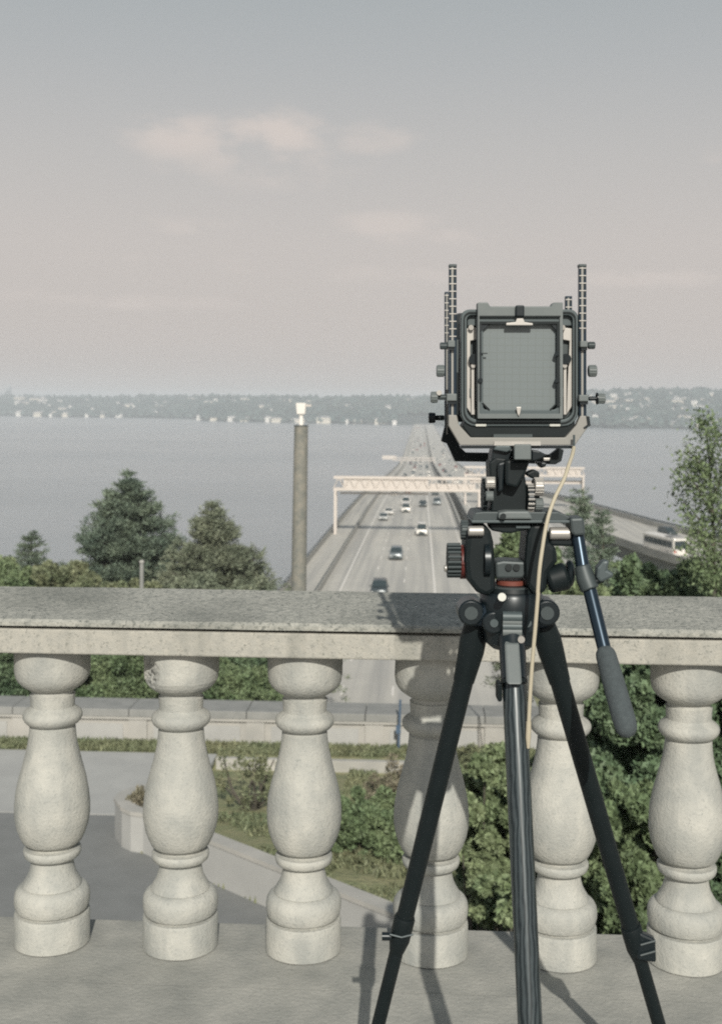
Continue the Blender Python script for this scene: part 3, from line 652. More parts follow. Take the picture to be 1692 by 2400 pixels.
# ================================================================== vehicles
def carmesh(kind):
    """local frame: front towards -Y, wheels on z=0; returns dict of part meshes"""
    if kind == 'van': Lh, Wd, belt, roof, hood, f0, f1, r1, r0 = 2.5, .98, 1.15, 2.05, 1.1, -1.9, -1.35, 2.3, 2.45
    elif kind == 'suv': Lh, Wd, belt, roof, hood, f0, f1, r1, r0 = 2.3, .94, 1.08, 1.72, 1.0, -1.15, -.55, 1.85, 2.2
    else: Lh, Wd, belt, roof, hood, f0, f1, r1, r0 = 2.3, .90, .92, 1.42, .84, -1.1, -.4, 1.0, 1.65
    P = {}
    mb = MB()   # lower body as a lofted hull
    secs = [(-Lh, .40, .62, Wd*.78), (-Lh+.12, .24, hood-.12, Wd*.92), (-Lh+.5, .2, hood-.03, Wd), (f0, .2, belt-.02, Wd), (0.2, .2, belt, Wd), (r0-.1, .2, belt, Wd), (Lh-.15, .24, belt-.03 if kind != 'sedan' else belt-.05, Wd*.94), (Lh, .4, .75, Wd*.8)]
    vs = []; fs = []
    for (y, z0, z1, w) in secs:
        vs += [(-w, y, z0), (w, y, z0), (w, y, z1-.12), (w*.9, y, z1), (-w*.9, y, z1), (-w, y, z1-.12)]
    for k in range(len(secs)-1):
        a = 6*k; fs += [(a+i, a+(i+1) % 6, a+6+(i+1) % 6, a+6+i) for i in range(6)]
    n = len(vs); fs += [(5, 4, 3, 2, 1, 0), tuple(range(n-6, n))]
    mb.add(vs, fs)
    P['body'] = mb
    w1 = Wd*.9; w2 = Wd*.74
    mb = MB(); mb.hexa([(-w1, f0, belt-.01), (w1, f0, belt-.01), (w1, r0, belt-.01), (-w1, r0, belt-.01), (-w2, f1, roof-.06), (w2, f1, roof-.06), (w2, r1, roof-.06), (-w2, r1, roof-.06)])
    P['side_glass'] = mb
    mb = MB(); mb.hexa([(-w2-.02, f1-.03, roof-.07), (w2+.02, f1-.03, roof-.07), (w2+.02, r1+.05, roof-.07), (-w2-.02, r1+.05, roof-.07), (-w2+.08, f1+.15, roof), (w2-.08, f1+.15, roof), (w2-.08, r1-.15, roof), (-w2+.08, r1-.15, roof)])
    P['roof'] = mb
    mb = MB()
    for s in (-1, 1):
        for (ya, yb, yc, yd) in ((f0, f0+.09, f1+.07, f1), (.35, .47, .47, .37), (r0-.1, r0, r1, r1-.1)):
            mb.hexa([(s*w1*1.01-.02, ya, belt), (s*w1*1.01+.02, ya, belt), (s*w1*1.01+.02, yb, belt), (s*w1*1.01-.02, yb, belt), (s*w2*1.01-.02, yd, roof-.06), (s*w2*1.01+.02, yd, roof-.06), (s*w2*1.01+.02, yc, roof-.06), (s*w2*1.01-.02, yc, roof-.06)])
    P['pillar'] = mb
    ym = (f0+f1)/2
    mb = MB(); mb.hexa([(-w1*.9, f0-.015, belt+.03), (w1*.9, f0-.015, belt+.03), (w1*.9, f0+.02, belt+.03), (-w1*.9, f0+.02, belt+.03), (-w2*.93, f1-.025, roof-.09), (w2*.93, f1-.025, roof-.09), (w2*.93, f1+.02, roof-.09), (-w2*.93, f1+.02, roof-.09)])
    P['windscreen'] = mb
    mb = MB(); mb.box(-Wd*.5, Wd*.5, -Lh-.02, -Lh+.06, .42, hood-.30); P['grille'] = mb
    mb = MB(); mb.box(-Wd*.82, Wd*.82, -Lh-.05, -Lh+.1, .26, .40); P['bumper'] = mb
    for s, nme in ((-1, 'headlight'), (1, 'headlight.001')):
        mb = MB(); x = s*Wd*.70; mb.hexa([(x-.17, -Lh-.01, .58), (x+.17, -Lh+.06, .58), (x+.17, -Lh+.3, .58), (x-.17, -Lh+.3, .58), (x-.17, -Lh+.06, .74), (x+.17, -Lh+.12, .74), (x+.17, -Lh+.35, .74), (x-.17, -Lh+.35, .74)]); P[nme] = mb
    for k, (s, y) in enumerate(((-1, -Lh+.85), (1, -Lh+.85), (-1, Lh-.9), (1, Lh-.9))):
        mb = MB(); mb.cyl((s*(Wd-.20), y, .33), (s*(Wd+.01), y, .33), .33, n=20); mb.mi = 1; mb.cyl((s*(Wd-.1), y, .33), (s*(Wd+.02), y, .33), .19, n=12); P['wheel' if k == 0 else 'wheel.%03d' % k] = mb
        mb2 = MB(); 
    for s, nme in ((-1, 'mirror'), (1, 'mirror.001')):
        mb = MB(); mb.box(s*(Wd+.08)-.1, s*(Wd+.08)+.1, f0+.25, f0+.36, belt-.02, belt+.13); P[nme] = mb
    return P
PM = {k: carmesh(k) for k in ('sedan', 'suv', 'van')}
CARS = {}
def car(kind, paint, loc, label, group=None, rz=0):
    key = (kind, paint); r = thing('car', label, 'car' if kind != 'van' else 'van', group=group)
    if key not in CARS:
        for nme, mb in PM[kind].items():
            st = nme.split('.')[0]
            m = {'body': M[paint], 'roof': M[paint], 'pillar': M[paint], 'mirror': M[paint], 'side_glass': M['glass'], 'windscreen': M['glass'], 'grille': M['dgrey'], 'bumper': M['dgrey'], 'headlight': M['lamp'], 'wheel': [M['tyre'], M['silver']]}[st]
            mb.build(nme.split('.')[0], m, r, local=True, bevel=.035 if st in ('body', 'roof') else 0, smooth=st in ('body', 'roof', 'wheel'))
        CARS[key] = r
    else:
        for ch in CARS[key].children:
            c = ch.copy(); COL.objects.link(c); c.parent = r
    r.location = loc; r.rotation_euler = (0, 0, rz)
    return r
def onroad(sx, sy):
    v = ray(sx, sy); lo, hi = 30., 3000.
    for _ in range(40):
        m = (lo+hi)/2; p = Vector((0, 0, EYE))+v*(m/v.y)
        if p.z > deckz(m): lo = m
        else: hi = m
    return Vector((0, 0, EYE))+v*(lo/v.y)
def cz(x, y): return (x, y, deckz(y)+.016)
near = [(888, 1399, 'suv', 'car_dark', 'dark car with pale bonnet reflections nearest to the coping on the bridge'),
        (928, 1312, 'suv', 'car_grey', 'blue grey car with a dark roof, second nearest on the bridge'),
        (988, 1255, 'van', 'car_white', 'boxy white van beside the right white lane line'),
        (898, 1220, 'sedan', 'car_silver', 'silver car with dark roof on the left lane below the gantry'),
        (911, 1207, 'sedan', 'car_white', 'white car close behind the silver one on the left lane'),
        (951, 1201, 'van', 'car_white', 'nearer of the two white vans in the middle lane below the gantry'),
        (951, 1185, 'van', 'car_white', 'farther of the two white vans in the middle lane below the gantry'),
        (991, 1188, 'sedan', 'car_dark', 'dark car on the lane just left of the white line below the gantry'),
        (1024, 1184, 'suv', 'car_grey', 'grey car on the rightmost lane below the gantry')]
for sx, sy, k, p, lb in near:
    q = onroad(sx, sy); car(k, p, cz(q.x, q.y+1.5), lb)
# distant traffic: one low mesh per colour
far_me = {}
def farcar(p):
    if p not in far_me:
        mb = MB(); mb.box(-.9, .9, -2.2, 2.2, .25, .85); mb.mi = 1; mb.hexa([(-.82, -1.1, .85), (.82, -1.1, .85), (.82, 1.7, .85), (-.82, 1.7, .85), (-.68, -.5, 1.36), (.68, -.5, 1.36), (.68, 1.2, 1.36), (-.68, 1.2, 1.36)])
        mb.mi = 0; mb.box(-.68, .68, -.5, 1.2, 1.362, 1.44); mb.mi = 2
        for s in (-1, 1):
            for y in (-1.4, 1.4): mb.box(s*.86-.08, s*.86+.08, y-.3, y+.3, 0, .6)
        o = mb.build('car', [M[p], M['glass'], M['tyre']]); far_me[p] = o.data; bpy.data.objects.remove(o)
    return far_me[p]
pal = ['car_white', 'car_silver', 'car_grey', 'car_dark', 'car_white', 'car_silver', 'car_red', 'car_dark']
lanes = [-7.3, -3.65, 0.1, 4.2]
used = {}
def farput(x, y, lb, gp, rz=0):
    for yy in used.get(round(x), []):
        if abs(yy-y) < 8: return
    used.setdefault(round(x), []).append(y)
    o = bpy.data.objects.new('car', farcar(rnd.choice(pal))); COL.objects.link(o); o.location = cz(x, y); o.rotation_euler.z = rz
    tag(o, lb, 'car', gp)
for k in range(60):
    y = 330+(rnd.random()**1.5)*900; farput(rnd.choice(lanes), y, 'small distant car on the bridge beyond the nearer gantry', 'distant cars on the left bridge')
for k in range(30):
    y = 1150+rnd.random()*1300; farput(rnd.choice(lanes), y, 'tiny far car where the bridge narrows towards the far shore', 'far cars on the floating bridge')
for k in range(46):
    y = 235+(rnd.random()**1.4)*1000; farput(rnd.choice([13.5, 17.2, 20.8, 23.4]), y, 'small distant car on the second bridge right of the dividing barrier', 'cars on the second bridge', math.pi)

# bus on the ramp
p = at(1548, 1300, 200)
bu = thing('bus', 'white bus with a dark window band driving on the ramp', 'bus', (p.x+.6, p.y, EYE-24.95+.05), R(16))
BW = bu.matrix_basis
mb = MB(); mb.box(-1.27, 1.27, -5.5, 5.5, .35, 3.1); mb.build('body', M['car_white'], bu, local=True, bevel=.15)
for s in (-1, 1):
    for k in range(6):
        y = -4.9+k*1.65; MB().box(s*1.27-.03, s*1.27+.03, y, y+1.5, 1.6, 2.6).build('window', M['glass'], bu, local=True)
MB().box(-1.1, 1.1, -5.54, -5.45, 1.4, 2.75).build('rear_window', M['glass'], bu, local=True)
MB().box(-1.1, 1.1, 5.45, 5.54, 1.1, 2.75).build('windscreen', M['glass'], bu, local=True)
for s in (-1, 1):
    MB().box(s*1.0-.14, s*1.0+.14, -5.56, -5.48, .8, 1.2).build('tail_lamp', M['tail'], bu, local=True)
    for y in (-3.4, 3.6): MB().cyl((s*1.0, y, .45), (s*1.3, y, .45), .47, n=18).build('wheel', M['tyre'], bu, local=True)
MB().box(-1.0, 1.0, -4.5, -2, 3.1, 3.35).build('roof_unit', M['roofg'], bu, local=True, bevel=.05)
for (y, off, p_, lb) in [(176, .55, 'car_silver', 'silver car at the near end of the ramp behind the bushes'), (186, .35, 'car_white', 'white car behind the bus on the ramp'), (232, .72, 'car_dark', 'dark car by the far railing of the ramp ahead of the bus')]:
    a = interp(y, [r[0] for r in RC], [r[1] for r in RC]); b_ = interp(y, [r[0] for r in RC], [r[2] for r in RC]); h = interp(y, [r[0] for r in RC], [r[3] for r in RC])
    car('suv', p_, (a*(1-off)+b_*off, y, EYE-h+.035), lb, rz=R(20))

# ================================================================== trees and shrubs
def stems(mb, base, tops, r=.05):
    for t_ in tops:
        m = (Vector(base)+Vector(t_))/2+Vector((rnd.uniform(-.2, .2), rnd.uniform(-.2, .2), 0)); mb.tube([base, m, t_], [r, r*.7, r*.3], 6)
def shrub(name, label, cat, blobs, m, size, dens, nst=14, group=None, aspect=.55, up=.3, stem=.05, shell=.5, jit=.7):
    """blobs: (sx, sy, D, r) in metres, given by where they show"""
    bl = []
    for (sx, sy, D, r) in blobs:
        p = at(sx, sy, D); bl.append((tuple(p), r if not isinstance(r, tuple) else r))
    c = np.mean([b[0] for b in bl], 0); gzv = gz(c[0], c[1])
    t_ = thing(name, label, cat, (c[0], c[1], gzv), group=group)
    P, Nn = blobpts(bl, dens, shell)
    V, Fc = leaves(P, size, aspect, up, normals=Nn, jit=jit)
    npmesh('crown', V, Fc, m, t_, kind='stuff')
    mb = MB(); stems(mb, (c[0], c[1], gzv-.3), [b[0] for b in bl][:nst], stem); mb.build('trunk', M['bark'], t_)
    return t_
def conifer(name, label, sx, sytop, D, H, Rad, m, nb=190, needle=.3, prof=None, tuft=12, lean=0, seed=0, full=1.0, up=.75, group=None):
    top = at(sx, sytop, D); base = Vector((top.x, top.y, top.z-H)); rg = np.random.default_rng(seed+11)
    t_ = thing(name, label, 'tree', base, group=group)
    MB().tube([base-UP*.5, base+UP*H*.5+Vector((.1, 0, 0)), top-UP*.2], [H*.018, H*.011, .02], 8).build('trunk', M['bark'], t_, smooth=True)
    prof = prof or (lambda f: f**.75)
    Pp = []; Nn = []; mb = MB()
    nw = max(17, int(H*1.7))
    wj = rg.uniform(-.25, .25, nw+1); wl = rg.uniform(.88, 1.08, nw+1)
    for k in range(nb):
        f = ((k+rg.random())/nb)**.8
        w_ = int(round(f*nw)); f = min(1, max(.005, (w_+wj[w_]+rg.normal()*.10)/nw))       # branches stand in whorls
        z = top.z-f*H*.97; az = rg.random()*6.283; Lr = Rad*prof(f)*rg.uniform(.62, 1.1)*wl[w_]+.10
        rise = (.75-.85*f)*Lr*.38
        d = np.array([math.cos(az), math.sin(az), 0]); o = np.array([top.x, top.y, z])
        if Lr > .5: mb.tube([o, o+d*Lr*.6+np.array([0, 0, rise*.3]), o+d*Lr*.95+np.array([0, 0, rise])], [.05*Lr**.5, .03*Lr**.5, .01], 4, cap=False)
        nt_ = max(3, int(Lr*5*full))
        for s in np.linspace(.30, 1.0, nt_):
            side = np.array([-d[1], d[0], 0])*rg.normal()*Lr*.13
            c = o+d*Lr*s+side+np.array([0, 0, rise*s**2+rg.normal()*.06*Lr])
            q = rg.normal(size=(tuft, 3)); Pp.append(c+q*needle*.55*np.array([1, 1, .7])); Nn.append(q*.5+d*.7)
    P = np.concatenate(Pp); Q = np.concatenate(Nn)
    V, Fc = leaves(P, needle, .24, up, normals=Q, jit=.5)
    npmesh('crown', V, Fc, m, t_, kind='stuff')
    mb.build('limb', M['bark'], t_, kind='stuff')
    return t_
d = DS
pineprof = lambda f: float(np.interp(f, [0, .04, .1, .2, .32, .62, 1], [.02, .08, .21, .42, .64, .92, 1.0]))
conifer('pine_tree', 'big dark bushy pine standing left of the bridge', 288*d, 1062*d, 84, 13.5, 4.9, M['pine'], 420, .30, pineprof, 26, seed=1)
conifer('conifer_tree', 'olive green conical conifer right beside the big pine', 478*d, 1132*d, 78, 12, 8.0, M['spruce'], 460, .27, lambda f: .03+1.0*f**.98, 22, seed=2, up=.5)
conifer('conifer_tree', 'small slim conifer near the left edge', 70*d, 1196*d, 80, 8, 2.7, M['pine'], 220, .22, lambda f: .08+.95*f**.8, 20, seed=3)
conifer('spruce_tree', 'narrow young spruce behind the pan handle of the tripod head', 1300*d, 1102*d, 34, 4.8, .82, M['pine'], 200, .13, lambda f: .08+.95*f, 14, seed=4, up=.3)
conifer('spruce_tree', 'second young spruce right of the pan handle', 1350*d, 1150*d, 36, 5.2, 1.15, M['pine'], 220, .13, lambda f: .08+.95*f, 14, seed=5, up=.3)
conifer('conifer_tree', 'dark conifer seen through the gap of the tripod head', 1168*d, 1150*d, 42, 6.5, 1.1, M['spruce'], 200, .16, lambda f: .15+.9*f**.8, 14, seed=6, up=.4)
# bushes and scrub on the left, above the coping
def rb(x0, x1, y0, y1, D, r, n, dj=1.5):
    return [(rnd.uniform(x0, x1)*d, rnd.uniform(y0, y1)*d, D+rnd.uniform(-dj, dj), r*rnd.uniform(.75, 1.2)) for _ in range(n)]
shrub('shrub', 'bright green shrub in the lower left corner above the coping', 'shrub', rb(-40, 60, 1310, 1355, 62, 1.1, 12), M['leafg'], .2, 2600)
shrub('shrub', 'pale green scrub between the small conifer and the pine', 'shrub', rb(70, 185, 1300, 1355, 66, 1.1, 16), M['leafy'], .2, 2400)
shrub('shrub', 'tall pale shrub at the left edge behind the bright one', 'shrub', rb(-40, 30, 1270, 1320, 72, 1.1, 8), M['leafl'], .2, 1800)
shrub('shrub', 'low pale scrub at the foot of the big pine', 'shrub', rb(190, 330, 1325, 1350, 56, .8, 10), M['leafy'], .16, 2600)
shrub('shrub', 'olive scrub between the pine and the olive conifer', 'shrub', rb(330, 590, 1328, 1352, 58, .8, 14), M['spruce'], .16, 2600)
# hedge masses seen under the rail, beyond the parapet
shrub('shrub', 'dark green bush between the first baluster and the left edge, beyond the parapet', 'shrub', rb(-60, 60, 1480, 1590, 41, 1.0, 16, 1), M['leafd'], .12, 3800)
shrub('shrub', 'sunlit green bush beyond the parapet between the first two balusters', 'shrub', rb(110, 330, 1490, 1600, 42, 1.0, 26, 1.5), M['leafg'], .12, 3800)
shrub('shrub', 'dark leafy bush close under the rail left of the third baluster', 'shrub', rb(460, 590, 1450, 1500, 48, .9, 12, 1), M['leafd'], .13, 3200)
shrub('shrub', 'round green bush beyond the parapet between the second and third balusters', 'shrub', rb(400, 572, 1530, 1612, 41.5, .95, 20, 1), M['leafg'], .12, 3800)
# bank below
shrub('shrub', 'green shrub on the bank between the third and fourth balusters', 'shrub', rb(770, 905, 1800, 1905, 27, .55, 20, 1), M['leafg'], .1, 6500)
shrub('shrub', 'dry twiggy shrub above the green one on the bank', 'shrub', rb(840, 930, 1745, 1830, 29.5, .5, 10, .6), M['twig'], .11, 3000, aspect=.22)
shrub('shrub', 'greyish scrub on the bank right of the second baluster', 'shrub', rb(480, 620, 1700, 1780, 30, .45, 10, .6), M['leafy'], .09, 1500, aspect=.35)
shrub('plant', 'dry brown plant inside the rounded end of the garden wall', 'plant', rb(285, 322, 1776, 1800, 28.2, .28, 6, .3), M['twig'], .09, 6000, aspect=.3)
shrub('shrub', 'pale dry scrub against the kerb wall between the tripod legs', 'shrub', rb(1040, 1130, 1690, 1740, 29, .45, 8, .6), M['leafy'], .09, 4500, aspect=.35)
# right-hand side
shrub('shrub', 'layered light green shrub between the fourth baluster and the middle leg', 'shrub', rb(1010, 1200, 1740, 1990, 13, .34, 34, 1.2)+rb(1040, 1190, 1990, 2040, 12, .28, 6), M['leafl'], .082, 15000, up=.05, stem=.025)
shrub('shrub', 'darker underbrush behind the fifth baluster', 'shrub', rb(1080, 1300, 1840, 2110, 14.5, .42, 34, 1), M['leafd'], .08, 10000, stem=.025)
shrub('shrub', 'big dark green bush filling the gap left of the last baluster', 'shrub', rb(1310, 1480, 1510, 1800, 12, .4, 44, 1.4), M['leafd'], .085, 12500, stem=.03)
shrub('shrub', 'brownish green bush low beside the right tripod leg', 'shrub', rb(1330, 1520, 1790, 2080, 11, .36, 40, 1.2), M['leafg'], .08, 12500, stem=.03)
shrub('shrub', 'dark bush behind the last baluster at the right edge', 'shrub', rb(1480, 1700, 1500, 2090, 13, .48, 62, 1.2), M['leafd'], .085, 9500, stem=.03)
shrub('shrub', 'leafy green bush rising above the coping at the right', 'shrub', rb(1415, 1680, 1300, 1420, 19, .36, 40, 1.5), M['leafd'], .12, 6500, stem=.03)
shrub('shrub', 'low pale green scrub above the coping right of the tripod head', 'shrub', rb(1225, 1420, 1335, 1390, 24, .40, 22, 1.5), M['leafl'], .12, 4500, stem=.03)
shrub('shrub', 'green scrub above the coping behind the tripod head', 'shrub', rb(1130, 1215, 1225, 1370, 31, .5, 20, 1.5), M['leafg'], .14, 4500, nst=2, stem=.03)
shrub('shrub', 'dark green scrub below the ramp beside the young spruces', 'shrub', rb(1290, 1430, 1285, 1330, 40, .6, 18, 2), M['leafg'], .16, 4000, stem=.03)
# young tree with airy crown
st = thing('young_tree', 'tall airy young tree with pale green leaves at the right edge', 'tree', at(1600*d, 1400*d, 17)-UP*4)
mb = MB(); tw = []
root = at(1612*d, 1420*d, 17)-UP*3
spine = [root, at(1600*d, 1330*d, 17), at(1598*d, 1180*d, 17), at(1590*d, 1050*d, 17), at(1583*d, 938*d, 17)]
mb.tube(spine, [.045, .032, .022, .014, .005], 8)
trunkm = mb.build('trunk', M['bark'], st, smooth=True)
Pp = []; mb = MB()
for (x0, y0, x1, y1) in [(1598, 1310, 1545, 1235), (1600, 1290, 1640, 1180), (1598, 1250, 1535, 1150), (1598, 1215, 1520, 1110), (1597, 1160, 1535, 1055), (1595, 1130, 1525, 1060), (1597, 1120, 1640, 1020), (1592, 1080, 1540, 1010), (1590, 1040, 1615, 960), (1585, 990, 1572, 940), (1598, 1270, 1560, 1190), (1597, 1200, 1650, 1110), (1600, 1330, 1650, 1250), (1599, 1320, 1560, 1270), (1590, 1070, 1552, 1040), (1596, 1170, 1600, 1090)]:
    D0 = 17; a = at(x0*d, y0*d, D0); b_ = at(x1*d, y1*d, D0+rnd.uniform(-.7, .7)); mb.tube([a, (a+b_)/2+Vector((0, 0, .05)), b_], [.014, .009, .004], 5)
    for s in np.linspace(.15, 1.05, 14):
        c = a.lerp(b_, s); q = nrg.normal(size=(24, 3))*np.array([.10, .10, .09]); Pp.append(np.array(c)+q)
for k in range(60):
    s = rnd.random(); c = spine[1].lerp(spine[2], s) if rnd.random() < .5 else (spine[2].lerp(spine[3], s) if rnd.random() < .5 else spine[3].lerp(spine[4], s)); Pp.append(np.array(c)+nrg.normal(size=(22, 3))*np.array([.12, .12, .1]))
mb.build('branch', M['bark'], st, kind='stuff')
V, Fc = leaves(np.concatenate(Pp), .055, .55, -.1); npmesh('crown', V, Fc, M['leafg'], st, kind='stuff')
# grass tufts along the strip in front of the parapet and on the bank
P = []
for k in range(15000):
    x = rnd.uniform(-20, 6); y = rnd.uniform(34.75, 35.8); P.append((x, y, gz(x, y)+.08))
for k in range(42000):
    x = rnd.uniform(-7.5, 5); y = rnd.uniform(22, 34.2); 
    if gh(x, y) > 10.25 and x < -2 or gh(x, y) == 10.4: continue
    if mnoise.noise(Vector((x*.8, y*.8, 3))) < -.12 : continue
    P.append((x, y, gz(x, y)+.06))
P = np.array(P); V, Fc = leaves(P, .2, .16, 1.6)
tag(npmesh('grass', V, Fc, M['leafy'], kind='stuff'), 'dry grass tufts on the bank and the strip below the parapet', 'grass')
# ================================================================== terrace and balustrade
MB().box(-9, 9, -6, 2.87, -12, 0).build('terrace_floor', M['terr'], kind='structure')
bal = thing('balustrade', 'weathered concrete balustrade with bulging balusters across the foreground', 'balustrade', (0, 2.72, 0))
ZP = EYE-1.276
def slab(y0, y1, z0, z1, w0, w1):
    mb = MB(); vs = []; fs = []; n = 260
    for k in range(n):
        x = -6+12*k/(n-1); a = y0+w0*(mnoise.noise(Vector((x*7, 1, 0)))+.6*mnoise.noise(Vector((x*31, 1, 0)))); b = y1+w1*(mnoise.noise(Vector((x*7, 1, 0)))+.5*mnoise.noise(Vector((x*35, 4, 0))))
        vs += [(x, a, z0), (x, b, z0), (x, b, z1-.001), (x, b-.004, z1), (x, a+.004, z1-.0001), (x, a+.0001, z1-.0002)]
    for k in range(n-1): fs += [(k*6+i, k*6+(i+1) % 6, (k+1)*6+(i+1) % 6, (k+1)*6+i) for i in range(6)]
    fs += [(5, 4, 3, 2, 1, 0), tuple(6*n-6+i for i in range(6))]; mb.add(vs, fs); return mb
slab(2.566, 2.885, .002, ZP-.003, .004, .0006).build('plinth', M['plinth'], bal)
slab(2.20, 2.561, .002, ZP, 0, .003).build('plinth', M['plinth'], bal)
Zs = EYE-.573
# coping: laid in long stones, butted
cx = [-6.0, 1.12, 6.0] if False else [-6.0, -3.4, 3.3, 6.0]
for a, b_ in zip(cx[:-1], cx[1:]):
    mb = MB(); n = 60; xsx = np.linspace(a+.002, b_-.002, n)
    prof = [(2.645, -.509), (2.645, -.500), (2.652, -.494), (2.95, -.468), (2.958, -.475), (2.958, -.509)]
    vs = []; fs = []
    for x in xsx:
        for k, (y, z) in enumerate(prof):
            j = .0016*mnoise.noise(Vector((x*9, k*3.1, 0)))+.0012*mnoise.noise(Vector((x*40, k*3.1, 5))); vs.append((x, y+j, EYE+z+j))
    m_ = len(prof)
    for k in range(n-1):
        fs += [(k*m_+i, k*m_+(i+1) % m_, (k+1)*m_+(i+1) % m_, (k+1)*m_+i) for i in range(m_)]
    fs += [tuple(range(m_-1, -1, -1)), tuple((n-1)*m_+i for i in range(m_))]
    mb.add(vs, fs); mb.build('coping_stone', M['cope'], bal)
    MB().box(a+.003, b_-.003, 2.672, 2.93, EYE-.516, EYE-.509).build('joint', M['cope'], bal)
    MB().box(a+.001, b_-.001, 2.650, 2.94, Zs, EYE-.5165).build('rail_stone', M['fascia'], bal, bevel=.004)
prof = [(.573, .087), (.60, .0875), (.630, .0872), (.645, .085), (.655, .080), (.664, .072), (.671, .062), (.675, .0555), (.677, .0480), (.686, .0480), (.688, .0525), (.6925, .0520), (.7155, .0505), (.720, .054), (.7245, .0615), (.729, .0665), (.7355, .069), (.7425, .0685), (.7495, .0650), (.755, .0595), (.758, .0540), (.760, .0500), (.763, .0505), (.765, .0530), (.775, .0535), (.80, .0565), (.825, .0618), (.855, .0700), (.885, .0785), (.915, .0845), (.945, .0872), (.970, .0868), (.995, .0825), (1.015, .0755), (1.030, .0680), (1.0345, .0630), (1.0365, .0540), (1.0385, .0510), (1.0435, .0510), (1.0455, .0560), (1.0465, .0645), (1.050, .0668), (1.056, .0670), (1.064, .0645), (1.068, .0600), (1.070, .0500), (1.0715, .0475), (1.0755, .0480), (1.090, .0505), (1.105, .0545), (1.117, .0610), (1.127, .0670), (1.1325, .0685), (1.1335, .0670), (1.1355, .0745), (1.141, .0815), (1.149, .0860), (1.159, .0878), (1.172, .0876), (1.184, .0850), (1.1865, .0835), (1.188, .0775), (1.189, .0755), (1.1925, .0755), (1.1940, .0860), (1.198, .0878), (1.256, .0880)]
prof = [(2.76*math.tan(math.atan((943+1014*h-1013)/2800)+R(1.4)), r) for h, r in prof]; prof[-1] = (1.2765, .088)
def balmesh(seed, chip=False):
    pr = prof
    if chip:
        hs_ = sorted(set([p[0] for p in prof]+list(np.arange(.576, .672, .0035)))); pr = [(h, float(np.interp(h, [p[0] for p in prof], [p[1] for p in prof]))) for h in hs_]
    mb = MB(); mb.lathe([(r, -h) for h, r in pr][::-1], (0, 0, 0), 150 if chip else 72)
    o = mb.build('baluster', M['balu'], None, smooth=True, local=True)
    me = o.data; n = len(me.vertices); c = np.empty(n*3); me.vertices.foreach_get('co', c); c = c.reshape(-1, 3)
    for i in range(n):
        v = Vector(c[i]); a = 1+.014*mnoise.noise(Vector((v.x*12+seed*7, v.y*12, v.z*12)))+.006*mnoise.noise(Vector((v.x*60, v.y*60+seed, v.z*60)))
        if chip:
            dd_ = (v-Vector((-.070, -.052, -.622))).length
            if dd_ < .045: a -= min(.3, .30*(1-dd_/.045))*(.3+1.8*abs(mnoise.noise(v*110)))+.16*abs(mnoise.noise(v*260))*(1-dd_/.045)
        c[i, 0] *= a; c[i, 1] *= a
    me.vertices.foreach_set('co', c.ravel()); me.update(); bpy.data.objects.remove(o); return me
YB_ = 2.762
bx = []
for sx in (124, 425, 714, 1012, 1313, 1612):
    v = ray(sx, 1750); bx.append(v.x/v.y*YB_)
sp = (bx[-1]-bx[0])/5
bx = [bx[0]-3*sp, bx[0]-2*sp, bx[0]-sp]+bx+[bx[-1]+sp*k for k in (1, 2, 3)]
bms = [balmesh(k) for k in range(3)]; chipm = balmesh(9, True)
inv = wm(bal).inverted()
for k, x in enumerate(bx):
    o = bpy.data.objects.new('baluster', chipm if k == 4 else bms[k % 3]); COL.objects.link(o); o.parent = bal
    o.location = inv @ Vector((x, YB_, EYE)); o.rotation_euler.z = 0 if k == 4 else rnd.choice([0, 1.3, 2.1, 4.0])
    if k == 4: o['label'] = 'baluster with a pitted chip on the left of its capital'

# ================================================================== tripod, head, view camera
def c1(x, y): return 980+x/3.5196, 600+y/3.5196
def c2(x, y): return 980+x/3.5196, 1030+y/3.5196
def c3(x, y): return 1000+x/2.891, 1380+y/2.891
def c4(x, y): return 820+x/1.8567, 1700+y/1.8567
def pt(cv, x, y, D): return at(*cv(x, y), D)
def pbox(cv, x0, x1, y0, y1, D0, dep, mb=None):
    mb = mb or MB(); a = pt(cv, x0, y1, D0); b_ = pt(cv, x1, y1, D0); c_ = pt(cv, x1, y0, D0); d_ = pt(cv, x0, y0, D0); e_ = HEAD*dep
    return mb.hexa([a, b_, c_, d_, a+e_, b_+e_, c_+e_, d_+e_])
def ppoly(cv, pts, D0, dep, mb=None):
    mb = mb or MB(); return mb.prism([pt(cv, x, y, D0) for x, y in pts], HEAD*dep)
def rrect(x0, x1, y0, y1, r, n=5):
    o = []
    rs = r if isinstance(r, tuple) else (r, r, r, r)
    for (cx_, cy_, a0, rr_) in ((x1-rs[0], y0+rs[0], -90, rs[0]), (x1-rs[1], y1-rs[1], 0, rs[1]), (x0+rs[2], y1-rs[2], 90, rs[2]), (x0+rs[3], y0+rs[3], 180, rs[3])):
        for k in range(n+1):
            t_ = R(a0+90*k/n); o.append((cx_+rr_*math.cos(t_), cy_+rr_*math.sin(t_)))
    return o
def pring(cv, o, i, D0, dep): return MB().ring([pt(cv, x, y, D0) for x, y in o], [pt(cv, x, y, D0) for x, y in i], HEAD*dep)
def ccyl(cv, x0, y0, x1, y1, rpx, D, n=20, mb=None, D1=None, scale=3.5196, r1=None):
    mb = mb or MB(); k = D/F/scale; return mb.cyl(pt(cv, x0, y0, D), pt(cv, x1, y1, D1 or D), rpx*k, (r1 or rpx)*k, n)
DC = 1.90
vc = thing('view_camera', 'large format view camera with gridded ground glass on the tripod head', 'camera', at(1217, 1050, DC), YAW)
